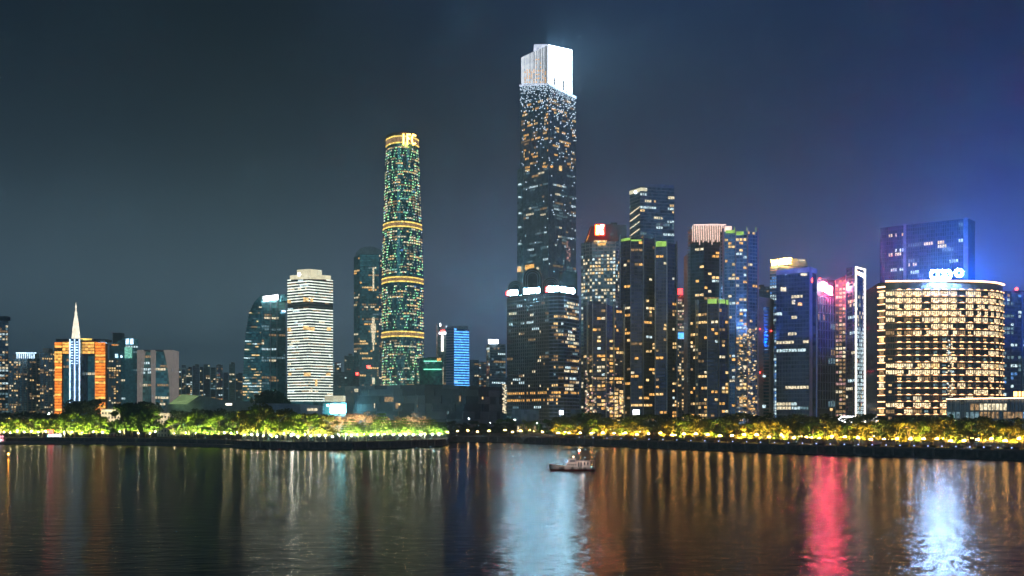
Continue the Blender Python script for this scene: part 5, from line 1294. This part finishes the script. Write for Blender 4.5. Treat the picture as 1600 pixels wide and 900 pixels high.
# peninsula
sp = []
for k, px in enumerate((384, 395, 402, 413, 424, 437, 446, 458, 470, 481, 492, 503, 511)): sp.append((px, 26+rt.uniform(-7, 9), (650 if px > 460 else 645)+rt.uniform(-5, 5)-(12 if px in (402, 413) else 0), 'tall' if px in (402, 413) else 'round', 'leaf_bright' if k % 3 else 'leaf_olive', k % 3, 'broadleaf_tree', 1.0))
run(sp, lambda k, s: f'leafy lit tree on the peninsula before the grey hall, {nth(k)} from the west', 'leafy lit trees on the peninsula')
sp = []
for k, px in enumerate((520, 531, 546, 560, 572, 617, 636, 648, 664)): sp.append((px, 40+rt.uniform(-6, 6), 642+rt.uniform(-3, 4)+(0 if px < 600 else 3), 'bare', 'blossom', k % 3, 'blossom_tree', 1.25))
run(sp, lambda k, s: f'pale bare-branched tree on the peninsula under the museum, {nth(k)} from the west', 'pale bare-branched trees on the peninsula')
sp = []
for k, px in enumerate((541, 551, 559, 568, 578, 588, 597, 606, 615, 624, 633, 641, 650, 659, 668, 676, 684, 691)): sp.append((px, 18+rt.uniform(-4, 8), 658+rt.uniform(-5, 5)-(9 if px == 597 else 0), 'tier', 'leaf_bright' if k % 4 else 'leaf_green', k % 3, 'layered_tree', 1.15))
run(sp, lambda k, s: f'layered green tree lit white from below on the peninsula tip, {nth(k)} from the west', 'layered trees at the peninsula tip')
for k, px in enumerate((416, 423, 430)): tree(px, 1010, 613+k % 2*4, 'tall', 'leaf_dark', k % 2, f'dark tree standing up behind the grey hall roof, {nth(k)} from the west', 'dark trees behind the grey hall')
# cove and bridge
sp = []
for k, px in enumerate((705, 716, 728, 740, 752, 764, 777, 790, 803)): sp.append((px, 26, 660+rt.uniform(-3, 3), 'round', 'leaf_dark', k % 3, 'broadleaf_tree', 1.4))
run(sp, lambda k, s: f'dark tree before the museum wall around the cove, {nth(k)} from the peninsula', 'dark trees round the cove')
sp = []
for k, px in enumerate((782, 796, 820, 836, 853)): sp.append((px, 50, 656+rt.uniform(-3, 3), 'round', 'leaf_green', k % 3, 'broadleaf_tree', 1.0))
run(sp, lambda k, s: f'dim green tree before the arched-roof tower podium, {nth(k)} from the museum', 'dim trees before the arched-roof tower')
# east bank: amber lit row and dark rear row
px = 870; k = 0
while px < 1606:
    dark = k % 7 in (3,) ; Yd = shoreY(px)
    tree(px, Yd+20+rt.uniform(-4, 5), 659+rt.uniform(-5, 7)+(2 if px > 1200 else 0), 'round', 'leaf_dark' if dark else ('leaf_green' if k % 3 == 1 else 'leaf_olive'), k % 4, f'amber-lit round tree on the east embankment, {nth(k)} from the arch bridge', 'amber-lit trees along the east embankment', wide=1.15)
    px += lerp(14.5, 21, (px-870)/730)*rt.uniform(.9, 1.1); k += 1
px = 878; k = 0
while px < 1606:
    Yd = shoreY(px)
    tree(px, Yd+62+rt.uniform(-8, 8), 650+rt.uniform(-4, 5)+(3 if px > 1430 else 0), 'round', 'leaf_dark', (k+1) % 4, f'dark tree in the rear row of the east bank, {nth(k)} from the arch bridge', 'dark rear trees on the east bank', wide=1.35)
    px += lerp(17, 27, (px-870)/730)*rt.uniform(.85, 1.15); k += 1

# ------------------------------------------------------------------ lamps
LM = {}
def lampmesh(kind):
    if kind in LM: return LM[kind]
    p = MB(); g_ = MB(); h = {'amber': 4.6, 'warm': 4.2, 'white': 3.6, 'tall': 13}[kind]
    p.tube((0, 0, 0), (0, 0, .7), .22, .16, 'lamp_iron', 8); p.tube((0, 0, .7), (0, 0, h), .11, .07, 'lamp_iron', 6)
    mt = {'amber': 'e_lampamber', 'warm': 'e_lampwarm', 'white': 'e_lampwhite', 'tall': 'e_lampcool'}[kind]
    if kind == 'amber':
        for a in (0, 2*PI/3, 4*PI/3):
            c = (.75*math.cos(a+.4), .75*math.sin(a+.4)); p.tube((0, 0, h-.7), (*c, h-.35), .05, .05, 'lamp_iron', 4); g_.ball((*c, h-.05), .22, mt, 8, 6)
        g_.ball((0, 0, h+.3), .22, mt, 8, 6)
    elif kind == 'tall':
        p.tube((0, 0, h), (-1.6, -.4, h+.5), .07, .05, 'lamp_iron', 5); p.box(-2.4, -1.4, -.6, -.2, h+.42, h+.6, 'lamp_iron'); g_.ball((-1.9, -.4, h+.2), .34, mt, 8, 5, .5)
    else: g_.ball((0, 0, h+.28), .34, mt, 8, 6)
    LM[kind] = (p.mesh('pole'), g_.mesh('globe')); return LM[kind]
def lamp(px, Yd, kind, label, group, z=GZ+.03):
    t = thing('street_lamp', label, 'street lamp', (X(px, Yd), Yd, z), group)
    s_ = rl_.uniform(.72, 1.15); t.scale = (s_, s_, rl_.uniform(.8, 1.2))
    for n_, me in zip(('pole', 'globe'), lampmesh(kind)):
        o = bpy.data.objects.new(n_, me); C.objects.link(o); o.parent = t
    return t
rl_ = random.Random(303)
for k in range(39):
    px = 872+k*lerp(17.2, 19.6, k/39); 
    if px > 1604: break
    lamp(px, shoreY(px)+10+rl_.uniform(-2, 4), 'amber', f'four-globe amber lamp on the east embankment, {nth(k)} from the arch bridge', 'amber globe lamps along the east embankment')
for k in range(30):
    px = 880+k*24.5+rl_.uniform(-5, 5); lamp(px, shoreY(px)+30+rl_.uniform(-4, 8), 'amber', f'amber lamp among the trunks of the east bank trees, {nth(k)} from the arch bridge', 'amber lamps among the east bank trees')
for k, px in enumerate((699, 715, 731, 746, 764, 789, 801, 813)): lamp(px, shoreY(px)+12, 'amber', f'amber globe lamp on the cove shore, {nth(k)} from the peninsula tip', 'amber lamps round the cove')
for k, px in enumerate((816, 828, 833, 845, 848)): lamp(px, shoreY(px)+55, 'amber', f'amber lamp by the arch bridge approach, {nth(k)} from the west', 'amber lamps by the arch bridge')
for k, px in enumerate((736, 769, 808, 842)): lamp(px, shoreY(px)+40, 'tall', f'tall white road lamp between museum and arched-roof tower, {nth(k)} from the west', 'tall white road lamps')
for k, px in enumerate((100, 113, 128, 146, 160, 187, 216, 234, 243, 273, 290, 306, 324, 351, 361, 371)): lamp(px, shoreY(px)+24+rl_.uniform(-3, 3), 'warm', f'globe lamp under the west bank trees, {nth(k)} east of the red kiosk', 'globe lamps on the west bank')
for k, px in enumerate((6, 16, 27, 38, 49, 60, 71)): lamp(px, shoreY(px)+22, 'warm', f'globe lamp under the yellow-green tree row, {nth(k)} east of the tour boat', 'globe lamps under the yellow-green row')
for k in range(30):
    px = 381+k*10.55+rl_.uniform(-2, 2); lamp(px, shoreY(px)+15+rl_.uniform(-3, 10), 'white' if k % 3 else 'warm', f'white globe lamp under the peninsula trees, {nth(k)} from the west', 'white globe lamps on the peninsula')
for k in range(14):
    px = 530+k*11.6; lamp(px, shoreY(px)+34+rl_.uniform(-3, 6), 'warm', f'warm globe lamp deep among the bare trees of the peninsula, {nth(k)} from the west', 'warm globe lamps behind the peninsula trees')
for k, (px, py) in enumerate(((9, 646), (37, 647), (48, 647), (82, 646), (11, 654))):
    t = lamp(px, 925, 'tall', f'white road lamp above the dark trees of the west edge, {nth(k)} from the west', 'white road lamps at the west edge'); s_ = (Z(py, 925)-GZ)/13.3; t.scale = (s_, s_, s_)
# uplights in the grass under the lit trees
ub = MB(); ub.tube((0, 0, 0), (0, 0, .35), .3, .3, 'lamp_iron', 8); ub.tube((0, 0, .35), (0, .12, .55), .3, .34, 'lamp_iron', 8); ubm = ub.mesh('housing')
ULT = {}
def uplight(x, y, kind, label, group):
    if kind not in ULT:
        col, e = {'amber': ((1, .62, .14), UPW*1.15), 'green': ((1, .90, .38), UPW), 'white': ((1, 1, .72), UPW*1.3), 'rose': ((1, .80, .48), UPW*.8)}[kind]
        l = bpy.data.lights.new('uplight_beam', 'SPOT'); l.color = col; l.energy = e; l.spot_size = 1.75; l.spot_blend = .6; l.shadow_soft_size = .25; ULT[kind] = l
    t = thing('ground_uplight', label, 'spotlight', (x, y, GZ+.15), group)
    o = bpy.data.objects.new('housing', ubm); C.objects.link(o); o.parent = t
    o = bpy.data.objects.new('beam', ULT[kind]); C.objects.link(o); o.parent = t; o.location = (0, .1, .8); o.rotation_euler = (PI-.50, 0, 0)
UPN = {'amber-lit trees along the east embankment': ('amber', 'east embankment', 'the arch bridge'), 'yellow-green lit trees on the west bank': ('green', 'yellow-green west row', 'the tour boat'), 'green lit trees before the orange hotel': ('green', 'row before the orange hotel', 'the red kiosk'),
       'trees before the opera house': ('green', 'row before the opera house', 'the white low house'), 'leafy lit trees on the peninsula': ('green', 'leafy peninsula trees', 'the west end'), 'layered trees at the peninsula tip': ('white', 'layered peninsula trees', 'the west'),
       'pale bare-branched trees on the peninsula': ('rose', 'bare-branched peninsula trees', 'the west'), 'big trees between the white low buildings': ('green', 'big dark trees', 'the west')}
cnt = {}
for o in [o for o in bpy.data.objects if o.get('group') in UPN and o.get('category') == 'tree']:
    kd, wh_, fr_ = UPN[o['group']]; k = cnt.get(wh_, 0); cnt[wh_] = k+1
    if kd == 'amber' and k % 7 == 3 or 'big' in wh_ and k % 2: continue
    uplight(o.location.x+tr_.uniform(-1.5, 1.5), o.location.y-7.0, kd, f'small ground spotlight under the {wh_}, {nth(k)} from {fr_}', 'ground spotlights under the lit trees')
uplight(X(176, 868), 856, 'rose', 'ground spotlight washing the smaller white low building by the hotel', 'ground spotlights under the lit trees')
uplight(X(258, 838), 822, 'rose', 'ground spotlight washing the white four-storey riverside building', 'ground spotlights under the lit trees')
t = lamp(457, shoreY(457)+12, 'white', 'largest and brightest white globe lamp on the peninsula edge below the banded tower', 'white globe lamps on the peninsula'); t.scale = (2.0, 2.0, 1.25)
# markers
mk = MB(); mk.box(-.16, .16, -.16, .16, 0, .7, 'lamp_iron'); mkp = mk.mesh('post'); mk = MB(); mk.box(-.2, .2, -.2, .2, .7, 1.0, 'e_marker'); mkb = mk.mesh('light'); mk = MB(); mk.box(-.2, .2, -.2, .2, .7, 1.1, 'e_markerwarm'); mkw = mk.mesh('light')
def marker(px, Yd, z, me, label, group):
    t = thing('marker_light', label, 'marker light', (X(px, Yd), Yd, z), group)
    for n_, m_ in (('post', mkp), ('light', me)):
        o = bpy.data.objects.new(n_, m_); C.objects.link(o); o.parent = t
for k in range(32):
    px = 905+k*21.8; marker(px, shoreY(px)+.6, GZ+.25, mkb, f'small bluish marker light on the east quay edge, {nth(k)} from the bridge end', 'bluish marker lights on the east quay')
for k in range(20):
    px = 104+k*14.2; marker(px, shoreY(px)+8, 1.9, mkw, f'small amber marker on the lower west quay, {nth(k)} from the red kiosk', 'amber markers on the lower west quay')
# planter hedges along the east quay
for k in range(17):
    px = 893+k*43; Yd = shoreY(px)+3.2; w = 9*Yd/F*1.35; m = MB(); m.box(-w, w, -.7, .7, 0, .55, 'stone_quay')
    t = thing('hedge_planter', f'long dark clipped hedge in a stone planter on the east quay, {nth(k)} from the bridge', 'hedge', (X(px, Yd), Yd, GZ+.03), 'hedge planters along the east quay')
    dx = SH[16][0]-SH[15][0]; t.rotation_euler = (0, 0, math.atan2(SH[17][1]-SH[15][1], SH[17][0]-SH[15][0]))
    t['_b'] = [0, 0, 0]; m.build('planter', t); m = MB(); tr_.seed(k)
    for q_ in range(8): leafquads(m, (-w+.6+(2*w-1.2)*q_/7, 0, 1.0), .8, 40, .45, 'leaf_dark', .6)
    m.box(-w+.15, w-.15, -.5, .5, .5, 1.15, 'hedge_leaf'); o = m.build('foliage', t); o['kind'] = 'stuff'
# peninsula railing: posts and rails
rail = thing('railing', 'thin pale railing of upright bars along the peninsula quay edge', 'railing', (SH[6][0], SH[6][1], GZ)); pm = MB(); rb_ = MB()
for i in range(5, 10):
    a, c = SH[i], SH[i+1]; L = math.hypot(c[0]-a[0], c[1]-a[1]); n_ = int(L/1.8)
    for j in range(n_): 
        x, y = lerp(a[0], c[0], j/n_), lerp(a[1], c[1], j/n_)+1.0; pm.box(x-.06, x+.06, y-.06, y+.06, GZ+.2, GZ+1.35, 'grey_metal')
    for z in (.7, 1.3): rb_.hexa([(a[0], a[1]+.96, GZ+z), (c[0], c[1]+.96, GZ+z), (c[0], c[1]+1.04, GZ+z), (a[0], a[1]+1.04, GZ+z), (a[0], a[1]+.96, GZ+z+.08), (c[0], c[1]+.96, GZ+z+.08), (c[0], c[1]+1.04, GZ+z+.08), (a[0], a[1]+1.04, GZ+z+.08)], 'grey_metal')
pm.build('upright', rail, stuff=True); rb_.build('rail', rail)
# red kiosk on the west bank
Yk = shoreY(84)+14; k_ = thing('kiosk', 'red and white lit riverside kiosk between the two lit tree rows of the west bank', 'kiosk', (X(84, Yk), Yk, GZ))
m = MB(); m.box(X(73, Yk), X(97, Yk), Yk, Yk+6, GZ, GZ+3.2, 'white_wall'); m.build('wall', k_)
m = MB(); m.box(X(72, Yk), X(98, Yk), Yk-1.6, Yk+6.5, GZ+3.2, GZ+3.7, 'boat_red'); m.build('roof', k_)
m = MB(); m.box(X(75, Yk), X(83, Yk), Yk-.3, Yk-.05, GZ+3.8, GZ+6.2, 'e_signredy2'); m.build('sign', k_)
m = MB()
for i in range(4): m.box(X(76+i*5.4, Yk), X(78.8+i*5.4, Yk), Yk-.12, Yk, GZ+.6, GZ+2.6, 'e_boatwhite')
m.build('window', k_)
# lit tour boat moored at the west edge
Yb = shoreY(0)-8; tb = thing('tour_boat', 'pink and white illuminated double-deck tour boat cut by the west edge', 'tour boat', (X(-8, Yb), Yb, 0))
m = MB(); xs_ = [X(-40, Yb), X(-34, Yb), X(4, Yb), X(11, Yb)]
m.hexa([(xs_[1], Yb-3, -.5), (xs_[2], Yb-3, -.5), (xs_[2], Yb+3, -.5), (xs_[1], Yb+3, -.5), (xs_[0], Yb-3.4, 1.9), (xs_[3], Yb-3.4, 1.9), (xs_[3], Yb+3.4, 1.9), (xs_[0], Yb+3.4, 1.9)], 'boat_red'); m.build('hull', tb)
for j, (za, zc) in enumerate(((2.0, 4.4), (4.9, 7.2))):
    m = MB(); m.box(xs_[0]+2, xs_[2]+1-j*2, Yb-2.8, Yb+2.8, za, zc, 'boat_white'); d_ = m.build('deck_cabin', tb); m = MB()
    for i in range(11): m.box(xs_[0]+3+i*2.05, xs_[0]+4.5+i*2.05, Yb-2.95, Yb-2.8, za+.6, zc-.5, 'e_pinkboat' if (i+j) % 3 else 'e_boatwhite')
    m.build('window', d_, base=tb['_b']); m = MB(); m.box(xs_[0]+1, xs_[2]+2-j*2, Yb-3.2, Yb+3.2, zc, zc+.4, 'boat_red' if j else 'boat_white'); m.box(xs_[0]+1, xs_[2]+2-j*2, Yb-3.3, Yb-3.2, zc+.1, zc+.3, 'e_pinkboat'); m.build('roof', tb)

# arch bridge over the cove inlet
Yg = shoreY(838)+8; br = thing('arch_bridge', 'low stone arch bridge at the cove end of the east embankment', 'bridge', (X(838, Yg), Yg, 0))
m = MB(); cx_ = X(838, Yg); hw = 13.0; n_ = 18
for i in range(n_):
    a, c = -1+2*i/n_, -1+2*(i+1)/n_
    za, zc = 2.0+3.8*math.sqrt(max(0, 1-a*a)), 2.0+3.8*math.sqrt(max(0, 1-c*c)); ta, tc = GZ+2.4-2.2*a*a, GZ+2.4-2.2*c*c
    m.hexa([(cx_+a*hw*.8, Yg-2, za), (cx_+c*hw*.8, Yg-2, zc), (cx_+c*hw*.8, Yg+3, zc), (cx_+a*hw*.8, Yg+3, za), (cx_+a*hw, Yg-2, ta), (cx_+c*hw, Yg-2, tc), (cx_+c*hw, Yg+3, tc), (cx_+a*hw, Yg+3, ta)], 'concrete')
m.build('arch', br); m = MB()
for i in range(13):
    a = -1+i/6; t_ = GZ+2.4-2.2*a*a; m.box(cx_+a*hw-.15, cx_+a*hw+.15, Yg-2, Yg-1.7, t_, t_+1.1, 'white_wall')
    if i < 12: c = a+1/6; t2 = GZ+2.4-2.2*c*c; m.hexa([(cx_+a*hw+.15, Yg-1.95, t_+.85), (cx_+c*hw-.15, Yg-1.95, t2+.85), (cx_+c*hw-.15, Yg-1.75, t2+.85), (cx_+a*hw+.15, Yg-1.75, t_+.85), (cx_+a*hw+.15, Yg-1.95, t_+1.05), (cx_+c*hw-.15, Yg-1.95, t2+1.05), (cx_+c*hw-.15, Yg-1.75, t2+1.05), (cx_+a*hw+.15, Yg-1.75, t_+1.05)], 'white_wall')
m.build('balustrade', br)

# ------------------------------------------------------------------ boat in the river
Yv = 384.0; bx = X(857, Yv); vs = thing('patrol_boat', 'small pale workboat with red-brown waterline, deckhouse and masts, alone on the river', 'boat', (X(893, Yv), Yv, 0))
Lb = X(929, Yv)-bx
def hull_sec(t):    # t 0 bow .. 1 stern : half beam, deck height
    return (2.2*min(1, (t/.28))**.6 if t < .28 else 2.2-.25*max(0, t-.8)), 2.55-1.25*min(1, t*1.6)+.15*t
m = MB(); rd = MB(); N_ = 16; pv = None
for i in range(N_+1):
    t = i/N_; hb, dk = hull_sec(t); hb = max(hb, .08); xk = bx+Lb*t; rake = 1.3*(1-min(1, t/.15))
    ringp = [(xk, Yv-hb, dk), (xk+rake*.4, Yv-hb*.92, .55), (xk+rake, Yv-hb*.8, -.4), (xk+rake, Yv+hb*.8, -.4), (xk+rake*.4, Yv+hb*.92, .55), (xk, Yv+hb, dk)]
    if pv:
        for k in range(5): (rd if k in (1, 2, 3) else m).face([pv[k], pv[k+1], ringp[k+1], ringp[k]][::-1], 'boat_red' if k in (1, 2, 3) else 'boat_white')
        m.face([pv[5], pv[0], ringp[0], ringp[5]][::-1], 'grey_metal')
    pv = ringp
m.face(pv, 'boat_white'); hu = m.build('hull', vs); rd.build('waterline', hu, base=vs['_b'])
def bxm(nm, mat, x0, x1, y0, y1, z0, z1, par=None, slope=0):
    m = MB(); X0, X1 = bx+Lb*x0, bx+Lb*x1
    m.hexa([(X0, Yv+y0, z0), (X1, Yv+y0, z0), (X1, Yv+y1, z0), (X0, Yv+y1, z0), (X0+slope, Yv+y0, z1), (X1, Yv+y0, z1), (X1, Yv+y1, z1), (X0+slope, Yv+y1, z1)], mat)
    return m.build(nm, par or vs, base=vs['_b'])
dh = bxm('deckhouse', 'boat_white', .36, .64, -1.5, 1.5, 1.2, 2.9, slope=.4)
for i in range(5): bxm('window', 'glass_black', .39+i*.045, .412+i*.045, -1.56, -1.48, 2.1, 2.5, dh)
wh = bxm('wheelhouse', 'boat_white', .42, .585, -1.2, 1.2, 2.9, 4.4, slope=.5); bxm('window', 'glass_dark', .45, .57, -1.27, -1.18, 3.4, 4.1, wh, slope=.25); bxm('roof', 'grey_metal', .42, .60, -1.4, 1.4, 4.4, 4.55)
ac = bxm('aft_cabin', 'boat_white', .60, .90, -1.7, 1.7, 1.2, 3.7); 
for x0 in (.635, .685, .76, .83): bxm('window' if x0 > .7 else 'door', 'glass_black', x0, x0+.03, -1.77, -1.68, 1.5 if x0 < .7 else 2.2, 3.3, ac)
bxm('awning', 'dark_metal', .58, 1.0, -1.9, 1.9, 3.7, 3.85); bxm('canopy', 'dark_metal', .23, .45, -1.4, 1.4, 4.75, 4.87)
m = MB()
for x0 in (.24, .34): 
    for yy in (-1.3, 1.3): m.tube((bx+Lb*x0, Yv+yy, 2.0), (bx+Lb*x0, Yv+yy, 4.75), .05, .05, 'dark_metal', 5)
for x0 in (.95, .99): m.tube((bx+Lb*x0, Yv-1.7, 1.4), (bx+Lb*x0, Yv-1.7, 3.7), .05, .05, 'boat_white', 5)
m.build('stanchion', vs)
m = MB(); m.tube((bx+Lb*.62, Yv, 4.4), (bx+Lb*.66, Yv, 7.8), .09, .05, 'grey_metal', 6); m.tube((bx+Lb*.55, Yv, 4.4), (bx+Lb*.62, Yv, 6.9), .07, .05, 'grey_metal', 6)
m.tube((bx+Lb*.56, Yv, 6.2), (bx+Lb*.70, Yv, 6.4), .05, .05, 'grey_metal', 5); m.tube((bx+Lb*.70, Yv, 3.8), (bx+Lb*.70, Yv, 6.0), .06, .05, 'grey_metal', 5); mt_ = m.build('mast', vs)
m = MB(); m.ball((bx+Lb*.665, Yv, 7.9), .17, 'e_boatlamp', 8, 6); m.build('masthead_light', mt_, base=vs['_b'])
m = MB(); m.ball((bx+Lb*.665, Yv-.3, 6.7), .14, 'e_redlamp', 6, 5); m.build('red_light', mt_, base=vs['_b'])
m = MB(); m.ball((bx+Lb*.54, Yv-.6, 5.3), .17, 'e_markerwarm', 6, 5); m.build('searchlight', vs)
for x0 in (.30, .72):
    L_ = bpy.data.lights.new('deck_lamp', 'POINT'); L_.color = (1, .78, .66); L_.energy = 380; L_.shadow_soft_size = .15; lo = bpy.data.objects.new('deck_lamp', L_); C.objects.link(lo); lo.parent = vs; lo.location = (bx+Lb*x0-X(893, Yv), -4.6, 4.6)  # lamps added outboard to brighten the near side of the hull
    m = MB(); m.tube((bx+Lb*x0, Yv-1.4, 4.5), (bx+Lb*x0, Yv-4.6, 4.9), .05, .04, 'grey_metal', 5); m.box(bx+Lb*x0-.15, bx+Lb*x0+.15, Yv-4.75, Yv-4.45, 4.85, 4.95, 'dark_metal'); m.build('lamp_arm', vs)
for x0, zz in ((.25, 1.05), (.31, 1.0), (.51, .85), (.68, .8), (.78, .75), (.95, .8)):
    m = MB(); c = (bx+Lb*x0, Yv-2.35, zz)
    for i in range(10):
        a, c2 = 2*PI*i/10, 2*PI*(i+1)/10; m.tube((c[0]+.42*math.cos(a), c[1], c[2]+.42*math.sin(a)), (c[0]+.42*math.cos(c2), c[1], c[2]+.42*math.sin(c2)), .15, .15, 'rubber', 5, False)
    m.build('tyre_fender', vs)
m = MB()
for i in range(11):
    t = .02+i*.034; hb, dk = hull_sec(t); 
    for sg_ in (-1, 1): m.tube((bx+Lb*t, Yv+sg_*hb*.95, dk), (bx+Lb*t, Yv+sg_*hb*.95, dk+.85), .03, .03, 'grey_metal', 4)
    if i < 10:
        t2 = t+.034; h2, d2 = hull_sec(t2); m.tube((bx+Lb*t, Yv-hb*.95, dk+.85), (bx+Lb*t2, Yv-h2*.95, d2+.85), .03, .03, 'grey_metal', 4)
m.build('guard_rail', vs)
# buoy and floating boom
Yq = YW(716); bo_ = thing('buoy', 'small river buoy with an amber light near the west edge', 'buoy', (X(13, Yq), Yq, 0)); m = MB(); m.tube((X(13, Yq), Yq, -.3), (X(13, Yq), Yq, .5), .7, .7, 'boat_red', 12); m.tube((X(13, Yq), Yq, .5), (X(13, Yq), Yq, 1.9), .35, .1, 'dark_metal', 8); m.build('float', bo_)
m = MB(); m.ball((X(13, Yq), Yq, 2.2), .3, 'e_buoy', 8, 6); m.build('lantern', bo_)
Yq = YW(703.4); bm_ = thing('floating_boom', 'long thin dark floating boom across the mouth of the cove', 'boom', (X(830, Yq), Yq, 0)); m = MB(); n_ = 60
for i in range(n_):
    x0 = lerp(X(640, Yq), X(962, Yq), i/n_); x1 = lerp(X(640, Yq), X(962, Yq), (i+.86)/n_); yy = Yq+6*math.sin(i*.05)
    m.tube((x0, yy, .12), (x1, yy, .12), .33, .33, 'rubber', 6)
m.build('float_section', bm_); m = MB(); m.tube((X(873, Yq), Yq, 0), (X(873, Yq), Yq, 3), .16, .12, 'boat_red', 6); m.ball((X(958, Yq), Yq, .5), .6, 'rubber', 8, 6); m.build('post', bm_)

# ------------------------------------------------------------------ night haze over the town
hm_, t, p = newmat('haze_air'); t.nodes.clear(); o_ = N(t, 'ShaderNodeOutputMaterial'); pv_ = N(t, 'ShaderNodeVolumePrincipled')
pv_.inputs['Color'].default_value = (0.56, 0.88, 1.0, 1); pv_.inputs['Density'].default_value = HAZE; pv_.inputs['Anisotropy'].default_value = 0.0
t.links.new(pv_.outputs[0], o_.inputs['Volume'])
hz = MB(); hz.box(-6700, 6700, -800, 8200, -3, 590, 'haze_air'); ho = hz.build('haze'); ho['kind'] = 'stuff'; ho['label'] = 'thin night haze over the river and town'
for o in bpy.data.objects:
    if '_b' in o: del o['_b']
